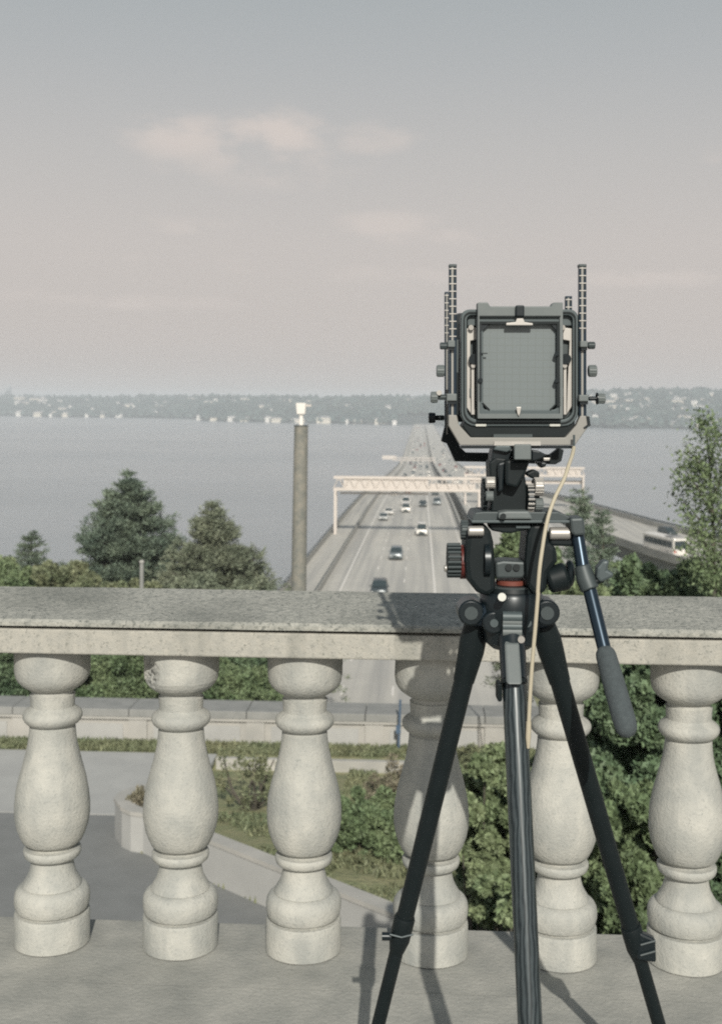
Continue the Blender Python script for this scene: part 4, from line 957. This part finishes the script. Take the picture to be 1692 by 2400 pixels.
# rear frame
pring(c1, rrect(352, 1318, 440, 1405, (70, 120, 120, 70)), rrect(402, 1272, 488, 1350, (40, 90, 90, 40)), DC, .028).build('rear_frame', M['frame'], vc, bevel=.0015)
pring(c1, rrect(372, 1300, 460, 1385, (60, 110, 110, 60)), rrect(384, 1288, 472, 1373, (52, 102, 102, 52)), DC-.002, .002).build('frame_groove', M['blk'], vc)
ppoly(c1, rrect(400, 1275, 485, 1352, (30, 80, 80, 30)), DC+.018, .008).build('back_plate', M['dgrey'], vc)
for x0, x1 in ((405, 482), (1188, 1268)):
    pbox(c1, x0, x1, 480, 575, DC+.010, .01).build('corner_block', M['frame'], vc, bevel=.001)
# silver side plates
ppoly(c1, [(392, 600), (480, 590), (480, 690), (430, 700), (428, 1120), (438, 1310), (390, 1235)], DC+.008, .009).build('side_plate', M['silver'], vc, bevel=.0008)
ppoly(c1, [(1192, 590), (1276, 600), (1272, 1230), (1222, 1310), (1228, 1090), (1246, 700), (1192, 690)], DC+.008, .009).build('side_plate', M['silver'], vc, bevel=.0008)
for x0, x1, xm in ((436, 466, 455), (1196, 1222, 1210)):
    pbox(c1, x0, x1, 905, 1310, DC+.003, .006).build('slide_bar', M['silver'], vc, bevel=.0008)
    ccyl(c1, xm, 845, xm, 846, 1, DC); 
    mb = MB(); mb.cyl(pt(c1, xm+6, 850, DC-.004), pt(c1, xm+6, 850, DC+.02), .0085, n=18); mb.build('knob', M['blks'], vc, smooth=True)
    mb = MB(); mb.cyl(pt(c1, xm-2, 905, DC-.002), pt(c1, xm-2, 905, DC+.006), .0036, n=14); mb.build('screw', M['silver'], vc, smooth=True)
    mb = MB(); mb.cyl(pt(c1, xm-20, 590, DC), pt(c1, xm-20, 590, DC+.012), .0042, n=14); mb.build('screw', M['silver'], vc, smooth=True)
    pbox(c1, xm-30, xm-8, 1090, 1160, DC+.004, .004).build('slot', M['dgrey'], vc)
# film back with ears
pring(c1, [(490, 383), (572, 383), (592, 415), (1092, 415), (1115, 383), (1192, 383), (1192, 1342), (490, 1342)], [(505, 505), (580, 505), (600, 505), (1060, 505), (1120, 505), (1165, 505), (1165, 1300), (505, 1300)], DC-.016, .026).build('film_back', M['mgrey'], vc, bevel=.0012)
pbox(c1, 505, 1172, 492, 503, DC-.0175, .003).build('hinge_line', M['blk'], vc)
pring(c1, rrect(500, 1176, 503, 1322, 26), rrect(534, 1142, 548, 1268, 30), DC-.012, .014).build('glass_frame', M['frame'], vc, bevel=.001)
gg = ppoly(c1, [(600, 560), (1080, 560), (1150, 610), (1150, 1200), (1082, 1275), (600, 1275), (525, 1200), (525, 610)], DC-.004, .003).build('ground_glass', M['gg'], vc)
for pts in ([(500, 560), (590, 560), (520, 620), (500, 620)], [(1090, 560), (1172, 560), (1172, 640), (1150, 625)]): ppoly(c1, pts, DC-.013, .006).build('corner_clip', M['blks'], vc)
for pts in ([(522, 1215), (530, 1212), (590, 1272), (582, 1276)], [(1150, 1212), (1142, 1210), (1082, 1270), (1090, 1276)]): ppoly(c1, pts, DC-.013, .006).build('corner_clip', M['blk'], vc)
pbox(c1, 1142, 1172, 560, 1240, DC-.016, .004).build('shade_strip', M['blk'], vc)
pbox(c1, 500, 520, 560, 1190, DC-.016, .004).build('shade_strip', M['blks'], vc)
pbox(c1, 505, 1170, 540, 560, DC-.016, .004).build('shade_strip', M['blk'], vc)
pbox(c1, 480, 492, 500, 1200, DC-.018, .003).build('shade_strip', M['blks'], vc)
ppoly(c1, rrect(803, 875, 405, 500, 14), DC-.024, .014).build('latch', M['blks'], vc, bevel=.002)
ppoly(c1, [(724, 552), (800, 545), (812, 515), (866, 515), (878, 545), (945, 555), (945, 572), (724, 572)], DC-.022, .006).build('spring_clip', M['silver'], vc, bevel=.0008)
ppoly(c1, [(806, 1245), (850, 1245), (840, 1300), (828, 1325), (816, 1300)], DC-.020, .005).build('spring_clip', M['silver'], vc, bevel=.0008)
for x, y in ((512, 1025), (1142, 1025), (1142, 805)):
    MB().cyl(pt(c1, x, y, DC-.020), pt(c1, x, y, DC-.008), .0038, n=12).build('stud', M['blks'], vc, smooth=True)
pbox(c1, 500, 570, 800, 808, DC-.016, .002).build('wire', M['blks'], vc)
# bottom of rear standard: dark cavity, spirit levels
ppoly(c1, [(400, 1345), (1290, 1345), (1290, 1405), (1215, 1497), (430, 1497), (360, 1400)], DC+.004, .05).build('lower_carrier', M['blk'], vc, bevel=.002)
for x0 in (470, 1080): pbox(c1, x0, x0+94, 1372, 1408, DC-.001, .012).build('spirit_level', M['bubble'], vc, bevel=.002)
pbox(c1, 620, 940, 1470, 1510, DC-.004, .02).build('tilt_scale', M['dgrey'], vc)
# rear bracket: pale U
ppoly(c1, [(250, 1310), (318, 1312), (335, 1392), (432, 1497), (1212, 1497), (1300, 1398), (1335, 1318), (1412, 1320), (1404, 1402), (1292, 1562), (345, 1562), (250, 1400)], DC-.006, .016).build('bracket', M['alum'], vc, bevel=.0015)
pbox(c1, 350, 1275, 1566, 1588, DC-.002, .012).build('bracket_edge', M['blks'], vc)
pbox(c1, 625, 1010, 1530, 1562, DC-.010, .004).build('scale_plate', M['silver'], vc)
ppoly(c1, [(1385, 1320), (1410, 1325), (1420, 1400), (1370, 1425), (1362, 1415), (1395, 1390)], DC-.008, .003).build('lever', M['blks'], vc)
# front bracket, darker, further away
DF = 2.13
ppoly(c1, [(222, 1395), (262, 1400), (350, 1580), (395, 1622), (612, 1625), (940, 1625), (1085, 1640), (1140, 1600), (1155, 1580), (1200, 1600), (1180, 1692), (1130, 1720), (600, 1700), (305, 1695), (238, 1548), (190, 1530)], DF, .018).build('bracket', M['blk'], vc, bevel=.0015)
# posts (columns) with ruled scales
def post(x0, x1, y0, y1, D, tick):
    p_ = pbox(c1, x0, x1, y0, y1, D, .012).build('post', M['navy'], vc, bevel=.001)
    xa = x0+(x1-x0)*.30; xb = x0+(x1-x0)*.58
    pbox(c1, xa, xb, y0+14, y1, D-.0008, .002).build('scale_strip', M['alum'], p_)
    y = y0+26; mb = MB(); k = 0
    while y < min(y1, tick):
        pbox(c1, x0+2, x1-2, y, y+7, D-.0016, .001, mb); y += 62
    mb.build('scale_mark', M['silver'], p_)
    mb = MB(); y = y0+40
    while y < min(y1, tick):
        pbox(c1, x0+(x1-x0)*.62, x0+(x1-x0)*.78, y, y+26, D-.0014, .001, mb); y += 62
    mb.build('scale_figure', M['blks'], p_)
post(254, 316, 75, 1320, DC-.002, 660); post(1325, 1386, 70, 1330, DC-.002, 640)
post(218, 258, 295, 1470, DF, 690); post(1213, 1268, 330, 1500, DF, 420)
for x in (286, 1355): pbox(c1, x-32, x+32, 66, 90, DC-.004, .015).build('post_cap', M['dgrey'], vc, bevel=.001)
pbox(c1, 280, 330, 960, 1310, DC+.004, .02).build('side_arm', M['blk'], vc); pbox(c1, 300, 330, 690, 960, DC+.004, .02).build('side_arm', M['dgrey'], vc)
pbox(c1, 1316, 1352, 740, 1310, DC+.006, .02).build('side_arm', M['blk'], vc)
# clamp blocks and knobs
def clampb(x0, x1, y0, y1, m='mgrey'): pbox(c1, x0, x1, y0, y1, DC-.014, .03).build('clamp_block', M[m], vc, bevel=.0015); pbox(c1, x0+8, x1-6, y1, y1+24, DC-.010, .024).build('clamp_base', M['blks'], vc)
clampb(244, 305, 695, 752); clampb(1335, 1398, 700, 752); clampb(234, 318, 1135, 1196); clampb(1325, 1404, 1145, 1200)
def knob(x0, x1, y, r, mm, D=DC, n=18, name='knob'):
    mb = ccyl(c1, x0, y, x1, y, r, D, n); o = mb.build(name, M[mm], vc, smooth=True, bevel=.0012)
    mb = MB(); a = pt(c1, x0, y, D); b_ = pt(c1, x1, y, D); ax = (b_-a); rr_ = r*D/F/3.5196
    for k in range(14):
        t_ = 2*math.pi*k/14; q = (HEAD*math.cos(t_)+UP*math.sin(t_))*rr_; mb.cyl(a+q+ax*.12, b_+q-ax*.12, rr_*.10, n=5)
    mb.build('knurl', M[mm], o); return o
knob(178, 246, 742, 27, 'dgrey'); knob(1396, 1456, 738, 28, 'dgrey')
knob(150, 216, 948, 46, 'mgrey'); knob(1400, 1468, 948, 46, 'mgrey')
knob(102, 160, 1165, 44, 'mgrey'); knob(158, 236, 1165, 20, 'dgrey'); knob(1470, 1538, 1176, 40, 'mgrey'); knob(1402, 1476, 1176, 16, 'blks')
MB().cyl(pt(c1, 1468, 1176, DC), pt(c1, 1478, 1176, DC), .0095, n=20).build('washer', M['blks'], vc, smooth=True)
MB().cyl(pt(c1, 172, 1128, DC-.01), pt(c1, 172, 1128, DC), .0042, n=12).build('screw', M['silver'], vc, smooth=True)
knob(84, 142, 1335, 40, 'blks', DF-.02); knob(142, 215, 1335, 20, 'blk', DF-.02)
# bellows and front standard
mb = MB(); nf = 9
for k in range(nf):
    D0 = DC+.055+k*.018; sx_ = 1-(k % 2)*.05-k*.008
    cx_, cy_ = 815, 905
    o_ = [pt(c1, cx_+dx*sx_, cy_+dy*sx_, D0) for dx, dy in ((-400, -420), (400, -420), (400, 420), (-400, 420))]
    mb.prism(o_, HEAD*.010)
mb.build('bellows', M['blk'], vc)
pring(c1, rrect(285, 1210, 470, 1370, 60), rrect(340, 1150, 530, 1310, 40), DF-.02, .02).build('front_frame', M['blks'], vc, bevel=.002)
ppoly(c1, rrect(340, 1150, 530, 1310, 30), DF-.012, .006).build('lens_board', M['blks'], vc)
q = pt(c1, 745, 920, DF); MB().cyl(q, q+HEAD*.055, .031, .027, 32).build('lens', M['blks'], vc, smooth=True)
MB().cyl(q+HEAD*.05, q+HEAD*.056, .022, n=32).build('lens_glass', M['glass'], vc, smooth=True)
# monorail and clamp
def beam(x0, x1, y0, y1, D0, X0, X1, Y0, Y1, D1, m, name, bevel=.002):
    A = [pt(c1, x0, y1, D0), pt(c1, x1, y1, D0), pt(c1, x1, y0, D0), pt(c1, x0, y0, D0)]; B = [pt(c1, X0, Y1, D1), pt(c1, X1, Y1, D1), pt(c1, X1, Y0, D1), pt(c1, X0, Y0, D1)]
    return MB().hexa(A+B).build(name, M[m], vc, bevel=bevel)
beam(790, 932, 1552, 1682, DC-.075, 720, 850, 1640, 1800, DC+.27, 'blk', 'monorail')
pbox(c1, 792, 930, 1554, 1680, DC-.080, .005).build('end_cap', M['mgrey'], vc, bevel=.0015)
ppoly(c1, [(612, 1590), (790, 1590), (760, 1680), (700, 1830), (588, 1830), (600, 1680)], DC-.01, .05).build('rail_clamp', M['blks'], vc, bevel=.003)
ppoly(c1, [(640, 1565), (760, 1565), (770, 1600), (730, 1620), (620, 1600)], DC-.02, .02).build('rail_clamp_jaw', M['frame'], vc, bevel=.002)
ppoly(c1, [(935, 1600), (1000, 1610), (1060, 1640), (1020, 1670), (960, 1690), (935, 1690)], DC-.01, .04).build('rail_clamp', M['blks'], vc, bevel=.002)
ppoly(c1, [(1030, 1665), (1090, 1665), (1080, 1690), (1035, 1690)], DC-.012, .01).build('clamp_screw', M['silver'], vc, bevel=.001)
ppoly(c1, [(965, 1700), (1060, 1705), (1050, 1740), (1010, 1750)], DC+.02, .02).build('clamp_lever', M['blks'], vc, bevel=.002)

# ------------------------------------------------------------------ video head
vh = thing('video_head', 'black video tripod head with red ringed dial, knobs and pan handle', 'tripod head', at(1190, 1400, DC), YAW)
def hb(name, pts, D0, dep, m, bevel=.003, par=None): return ppoly(c2, pts, D0, dep).build(name, M[m], par or vh, bevel=bevel)
hb('neck', [(585, 190), (640, 150), (900, 180), (880, 300), (900, 440), (905, 600), (600, 600), (610, 440), (590, 330)], DC-.02, .06, 'blk')
hb('cradle', [(720, 172), (925, 172), (880, 290), (815, 400), (720, 375)], DC-.05, .10, 'blk', .004)
hb('cradle_web', [(655, 200), (720, 180), (700, 420), (660, 440)], DC-.035, .02, 'blks')
def hknob(x0, x1, y0, y1, D, m, name='knob', cv=c2, n=22, ribs=18, bands=None):
    yc = (y0+y1)/2; r = (y1-y0)/2; o = ccyl(cv, x0, yc, x1, yc, r, D, 28).build(name, M[m], vh, smooth=True, bevel=.0015)
    a = pt(cv, x0, yc, D); b_ = pt(cv, x1, yc, D); rr_ = r*D/F/3.5196; mb = MB()
    for k in range(ribs):
        t_ = 2*math.pi*k/ribs; q = (HEAD*math.cos(t_)+UP*math.sin(t_))*rr_; mb.cyl(a+q, b_+q, rr_*.085, n=5)
    mb.build('rib', M[bands or m], o); return o
hknob(525, 560, 330, 590, DC, 'blk'); hknob(556, 632, 312, 400, DC-.03, 'silver'); hknob(556, 618, 430, 505, DC-.03, 'mgrey')
hknob(940, 985, 335, 560, DC, 'blk'); hknob(955, 1028, 318, 460, DC-.025, 'silver'); hknob(893, 945, 370, 600, DC-.02, 'blks', bands='silver')
hknob(960, 1025, 485, 585, DC-.02, 'mgrey')
hb('lever', [(890, 280), (930, 262), (960, 250), (1000, 268), (1000, 320), (950, 330), (900, 300)], DC-.01, .03, 'blk')
# quick release plate
hb('plate', [(470, 605), (540, 598), (1150, 600), (1250, 640), (1250, 655), (1160, 688), (440, 688), (450, 640)], DC-.035, .09, 'dgrey', .002)
pbox(c2, 440, 1250, 668, 690, DC-.045, .10).build('plate_edge', M['frame'], vh, bevel=.001)
hb('plate_slide', [(660, 605), (730, 592), (915, 592), (945, 660), (662, 660)], DC-.05, .07, 'mgrey', .003)
MB().cyl(pt(c2, 700, 632, DC-.056), pt(c2, 700, 632, DC-.04), .0045, n=14).build('screw', M['blk'], vh, smooth=True)
hb('yoke_top', [(585, 690), (930, 690), (915, 745), (870, 752), (770, 775), (700, 772), (600, 752)], DC-.03, .05, 'blk')
pbox(c2, 805, 925, 708, 735, DC-.034, .01).build('level_window', M['frame'], vh, bevel=.001)
hb('side_housing', [(415, 700), (545, 690), (600, 760), (622, 850), (632, 1000), (640, 1260), (560, 1300), (480, 1260), (400, 1160), (380, 1000), (395, 840)], DC-.035, .085, 'blk', .008)
hb('side_housing', [(930, 690), (1060, 690), (1090, 850), (1145, 900), (1150, 1010), (1075, 1110), (1060, 1260), (960, 1300), (885, 1200), (880, 1000), (895, 800)], DC-.035, .085, 'blk', .008)
ccyl(c2, 540, 990, 585, 990, 140, DC-.028, 30).build('drag_disc', M['blks'], vh, smooth=True)
ccyl(c2, 410, 755, 540, 755, 42, DC-.04, 20).build('axle_highlight', M['silver'], vh, smooth=True, bevel=.002)  # silver cylinder stands in for the highlight on the left housing
ccyl(c2, 1080, 775, 1250, 775, 52, DC-.03, 20).build('axle_highlight', M['silver'], vh, smooth=True, bevel=.002)  # right axle, its highlight put into the silver colour
hb('arm_block', [(1070, 790), (1290, 790), (1290, 885), (1090, 880)], DC-.03, .05, 'blk', .004)
hb('hub', [(632, 1015), (700, 1000), (890, 1010), (890, 1120), (860, 1150), (640, 1150)], DC-.02, .05, 'dgrey', .004)
for x in (745, 810): MB().cyl(pt(c2, x, 1055, DC-.024), pt(c2, x, 1055, DC-.01), .0055, n=14).build('socket', M['blk'], vh, smooth=True)
mc_ = pt(c2, 765, 1175, DC+.005); kk = DC/F/3.5196
MB().cyl(mc_-UP*.0035, mc_+UP*.0035, 125*kk, n=40).build('red_ring', M['orange'], vh, smooth=True)
mc2 = pt(c2, 765, 1290, DC+.005); MB().lathe([(215*kk, -85*kk), (222*kk, -60*kk), (222*kk, 40*kk), (200*kk, 85*kk), (125*kk, 100*kk)], mc2, 40).build('pan_base', M['blk'], vh, smooth=True)
MB().lathe([(202*kk, 0), (202*kk, 16*kk)], mc2+UP*78*kk, 40).build('pan_scale', M['dgrey'], vh, smooth=True)
MB().lathe([(170*kk, -70*kk), (190*kk, 0)], mc2-UP*85*kk, 40).build('pan_foot', M['blks'], vh, smooth=True)
MB().cyl(pt(c2, 690, 1300, DC-.072), pt(c2, 690, 1300, DC-.05), 33*kk, n=22).build('bubble_level', M['bubble'], vh, smooth=True)
# left dials
hknob(238, 345, 862, 1130, DC, 'blk', 'dial', ribs=20, bands='dgrey'); hknob(345, 408, 880, 1140, DC, 'red', 'dial_ring', ribs=4)
hknob(350, 410, 672, 820, DC-.01, 'dgrey', 'dial', ribs=16)
MB().cyl(pt(c2, 212, 1062, DC-.01), pt(c2, 240, 1062, DC-.01), 30*kk, n=20).build('button', M['silver'], vh, smooth=True, bevel=.002)
# right knob
ccyl(c2, 1060, 1170, 1230, 1120, 105, DC-.02, 30, r1=118).build('knob', M['blk'], vh, smooth=True, bevel=.006)
ccyl(c2, 1220, 1105, 1275, 1105, 112, DC-.02, 30).build('knob_cap', M['blks'], vh, smooth=True, bevel=.008)
# pan handle
hb('handle_mount', [(1248, 650), (1365, 645), (1382, 790), (1290, 800), (1262, 770)], DC-.05, .05, 'dgrey', .004)
hA = at(*c2(1310, 770), DC-.03); hB = at(*c2(1360, 1080), DC-.05); hC = at(*c3(1205, 425), 1.80); hD = at(*c3(1362, 985), 1.70)
ph_ = MB().tube([hA, hB], [52*kk, 56*kk], 20).build('pan_handle', M['navy'], vh, smooth=True)
MB().tube([at(*c2(1350, 1040), DC-.05), at(*c2(1380, 1150), DC-.055), at(*c2(1415, 1240), DC-.06)], [62*kk, 78*kk, 74*kk], 20).build('collar', M['dgrey'], ph_, smooth=True, bevel=.002)
MB().tube([at(*c2(1392, 1160), DC-.05), hC], [56*kk, 54*kk], 20).build('tube', M['navy'], ph_, smooth=True)
MB().tube([at(*c2(1440, 1180), DC-.06), at(*c2(1520, 1150), DC-.06)], [26*kk, 30*kk], 12).build('clamp_stem', M['blk'], ph_, smooth=True)
ppoly(c2, [(1475, 1060), (1520, 1000), (1580, 1000), (1560, 1080), (1620, 1110), (1600, 1140), (1500, 1185), (1470, 1140)], DC-.07, .022).build('clamp_lever', M['frame'], ph_, bevel=.004)
g_ = (hD-hC); L_ = g_.length
k3 = 1.75/F/2.891
MB().tube([hC-g_*.03, hC+g_*.01, hC+g_*.06, hC+g_*.4, hC+g_*.85, hC+g_*.95, hC+g_*1.0, hC+g_*1.03], [50*k3, 66*k3, 72*k3, 76*k3, 78*k3, 70*k3, 48*k3, 14*k3], 26).build('grip', M['foam'], ph_, smooth=True)

# ------------------------------------------------------------------ tripod
tp = thing('tripod', 'black carbon tripod with three legs, clamps and rounded shoulders', 'tripod', (at(1202, 1500, DC).x, at(1202, 1500, DC).y, 0), YAW)
hub = at(*c3(570, 165), DC)
MB().lathe([(.030, -.055), (.042, -.045), (.046, -.02), (.050, .0), (.050, .03), (.046, .036)], hub, 32).build('crown', M['blks'], tp, smooth=True)
def leg(top, k1, k2, foot, r, label, bow=0, mats=('carbon', 'carbon')):
    a, b_, c_, f_ = [Vector(p) for p in (top, k1, k2, foot)]
    lg = MB().tube([a, b_], [r[0], r[1]], 22).build('leg', M[mats[0]], tp, smooth=True)
    lg['label'] = label
    MB().tube([b_, c_], [r[2], r[2]], 20).build('lower_tube', M[mats[1]], lg, smooth=True)
    MB().tube([c_, f_], [r[3], r[3]], 18).build('foot_tube', M['carbon'], lg, smooth=True)
    u = (b_-a).normalized()
    MB().tube([b_-u*.035, b_-u*.030, b_+u*.012, b_+u*.035], [r[1]*1.10, r[1]*1.22, r[1]*1.2, r[2]*1.08], 22).build('clamp', M['blk'], lg, smooth=True)
    MB().tube([c_-u*.03, c_+u*.03], [r[2]*1.2, r[3]*1.2], 18).build('clamp', M['blk'], lg, smooth=True)
    MB().tube([f_-u*.05, f_+UP*.004], [r[3]*1.15, r[3]*1.35], 18).build('foot', M['blk'], lg, smooth=True)
    s = u.cross(HEAD).normalized(); return lg, u, s
kl = DC/F/2.891
# left leg
lt = at(*c3(300, 420), 1.925); lk = at(*c4(222, 905), 2.035)
def extend(a, b_, z):
    t_ = (z-a.z)/(b_.z-a.z); return a+(b_-a)*t_
for (A, B, col, sidex, lab) in ((lt, lk, 'blk', -1, 'left leg, all dark, running behind the frame towards the plinth'), (at(*c3(840, 420), 1.925), at(*c4(1240, 945), 2.035), 'blk', 1, 'right leg with the chunky twist of its clamp low down')):
    Ft = extend(A, B, .012); C_ = extend(A, B, .28)
    lg, u, s = leg(A, B, C_, Ft, (69*kl, 62*kl*1.02, 49*kl*1.04, .0155), lab, mats=('blk', 'blk'))
    hx = hub+RIGHT*sidex*.032+UP*(-.01)
    top = at(*c3(330 if sidex < 0 else 790, 235), 1.915)
    # upper casting
    w = 92*kl
    MB().tube([top, top.lerp(A, .55), A, A+(B-A)*.10], [w*.82, w, w*.98, w*.80], 20, e1=1.0, e2=.8).build('leg_casting', M['blk'], lg, smooth=True)
    MB().tube([hub+RIGHT*sidex*.030+UP*.012, at(*c3(400 if sidex < 0 else 720, 175), 1.90), at(*c3(310 if sidex < 0 else 800, 165), 1.905)], [.030, .027, .026], 18, e2=.8).build('shoulder', M['navy'], tp, smooth=True, bevel=.002)
    q = at(*c3(300 if sidex < 0 else 815, 165), 1.875)
    MB().cyl(q, q+HEAD*.05, .0205, n=24).build('pivot', M['blks'], tp, smooth=True, bevel=.003)
    MB().cyl(q-HEAD*.002, q+HEAD*.01, .0105, n=20).build('pivot_bolt', M['dgrey'], tp, smooth=True)
    q2 = at(*c3(455 if sidex < 0 else 680, 232), 1.86)
    MB().cyl(q2, q2+HEAD*.045, .0180, n=24).build('pivot', M['blks'], tp, smooth=True, bevel=.003)
    MB().cyl(q2-HEAD*.002, q2+HEAD*.01, .0065, n=20).build('pivot_bolt', M['frame'], tp, smooth=True)
    if sidex > 0:
        kq = B+RIGHT*.018-HEAD*.02; 
        MB().hexa([kq+s*0+Vector(v)*1.0 for v in ((-.020, 0, -.022), (.014, 0, -.026), (.014, .02, -.026), (-.020, .02, -.022), (-.016, 0, .026), (.012, 0, .014), (.012, .02, .014), (-.016, .02, .026))]).build('clamp_lever', M['blks'], lg, bevel=.004)
        for dz in (-.012, .006): MB().cyl(kq+Vector((-.014, -.003, dz)), kq+Vector((.011, -.003, dz+.008)), .0020, n=8).build('clamp_screw', M['dgrey'], lg)
    else:
        kq = B-RIGHT*.027-HEAD*.012
        MB().cyl(kq-RIGHT*.006, kq+RIGHT*.01, .007, n=12).build('clamp_screw', M['blks'], lg, smooth=True)
        kq = B-HEAD*.0245+UP*.006; MB().tube([kq-RIGHT*.02+UP*.003, kq-UP*.002, kq+RIGHT*.02+UP*.003], .0016, 6).build('clamp_band', M['frame'], lg)
# middle leg, towards the camera
mt = at(*c3(580, 500), 1.845); mk = at(*c4(768, 1010), 1.70); mtop = at(*c3(575, 300), 1.87)
Ft = extend(mt, mk, .012); mk = extend(mt, mk, .40); C_ = extend(mt, mk, .2)
lg, u, s = leg(at(*c3(590, 630), 1.825), mk, C_, Ft, (82*kl*.95, 80*kl*.90, 68*kl*.93, .018), 'middle leg of patterned grey carbon pointing at the viewer', mats=('carbon', 'carbon'))
a = at(*c3(575, 335), 1.858); b_ = at(*c3(590, 622), 1.815)
MB().tube([a-u*.012, a, a.lerp(b_, .45), b_], [80*kl, 88*kl, 87*kl, 84*kl], 24, e1=1.0, e2=.9).build('leg_casting', M['blks'], lg, smooth=True)
w0 = 48*kl; w1 = 52*kl; f_ = -HEAD*.0285-RIGHT*.003
MB().hexa([a+f_-RIGHT*w0+UP*-.004, a+f_+RIGHT*w0+UP*-.004, a+f_+RIGHT*w0+HEAD*.01, a+f_-RIGHT*w0+HEAD*.01, b_+f_*.92-RIGHT*w1*.85, b_+f_*.92+RIGHT*w1*.95, b_+f_*.9+RIGHT*w1+HEAD*.01, b_+f_*.9-RIGHT*w1+HEAD*.01]).build('casting_face', M['mgrey'], lg, bevel=.003)
MB().cyl(b_-u*.002, b_+u*.004, 86*kl, n=24).build('collar', M['blk'], lg, smooth=True)
pbox(c3, 478, 512, 640, 770, 1.81, .03).build('clip', M['blk'], lg, bevel=.004)
for k, y in enumerate((190, 222, 254, 290)):
    a = at(*c3(512, y), 1.85); b2_ = at(*c3(640, y+2), 1.85); MB().cyl(a, b2_, .0075 if k else .009, n=12).build('hinge_rib', M['mgrey' if k % 2 else 'frame'], tp, smooth=True)
q = at(*c3(640, 345), 1.835); MB().cyl(q, q+HEAD*.01, .0055, n=14).build('screw', M['silver'], tp, smooth=True)
pbox(c3, 505, 648, 178, 330, 1.862, .03).build('hinge_block', M['blks'], tp, bevel=.004)

# ------------------------------------------------------------------ cable release
cp = [pt(c1, 1282, 1580, DC-.02), pt(c2, 1268, 130, DC-.04), pt(c2, 1240, 210, DC-.06), pt(c2, 1200, 330, DC-.08), pt(c2, 1130, 470, DC-.095), pt(c2, 1082, 600, DC-.105), pt(c2, 1048, 740, DC-.11), pt(c2, 1025, 880, DC-.115), pt(c2, 1000, 1060, DC-.12), pt(c2, 985, 1250, DC-.12), pt(c3, 752, 40, DC-.12), pt(c3, 735, 250, DC-.12), pt(c3, 715, 480, DC-.12), pt(c3, 700, 700, DC-.12), pt(c3, 690, 900, DC-.12)]
def smoothp(p, n=4):
    o = []
    for i in range(len(p)-1):
        a, b_, c_, e_ = p[max(i-1, 0)], p[i], p[i+1], p[min(i+2, len(p)-1)]
        for k in range(n):
            t_ = k/n; o.append(.5*((2*b_)+(c_-a)*t_+(2*a-5*b_+4*c_-e_)*t_*t_+(3*b_-a-3*c_+e_)*t_**3))
    return o+[p[-1]]
cr = thing('cable_release', 'thin beige cable release hanging from the view camera in front of the head', 'cable', cp[-1], YAW)
MB().tube(smoothp(cp), .0030, 10).build('cable', M['cable'], cr, smooth=True)
MB().tube([cp[-1], pt(c3, 686, 1010, DC-.12), pt(c3, 685, 1080, DC-.12)], [.0038, .0042, .0022], 12).build('plunger', M['cable'], cr, smooth=True)
MB().tube([cp[0]+UP*.02, cp[0], cp[1]], [.0018, .0018, .0026], 8).build('wire_end', M['frame'], cr, smooth=True)

# ================================================================== air
mh = bpy.data.materials.new('haze_air'); mh.use_nodes = True; t = mh.node_tree; t.nodes.clear()
o_ = t.nodes.new('ShaderNodeOutputMaterial'); v_ = t.nodes.new('ShaderNodeVolumePrincipled')
v_.inputs['Color'].default_value = (.93, .965, 1.0, 1); v_.inputs['Density'].default_value = .00023; v_.inputs['Anisotropy'].default_value = 0
t.links.new(v_.outputs[0], o_.inputs['Volume'])
hzb = MB().box(-15000, 15000, -60, 15000, ZW-4, 70).build('haze', mh, kind='stuff')
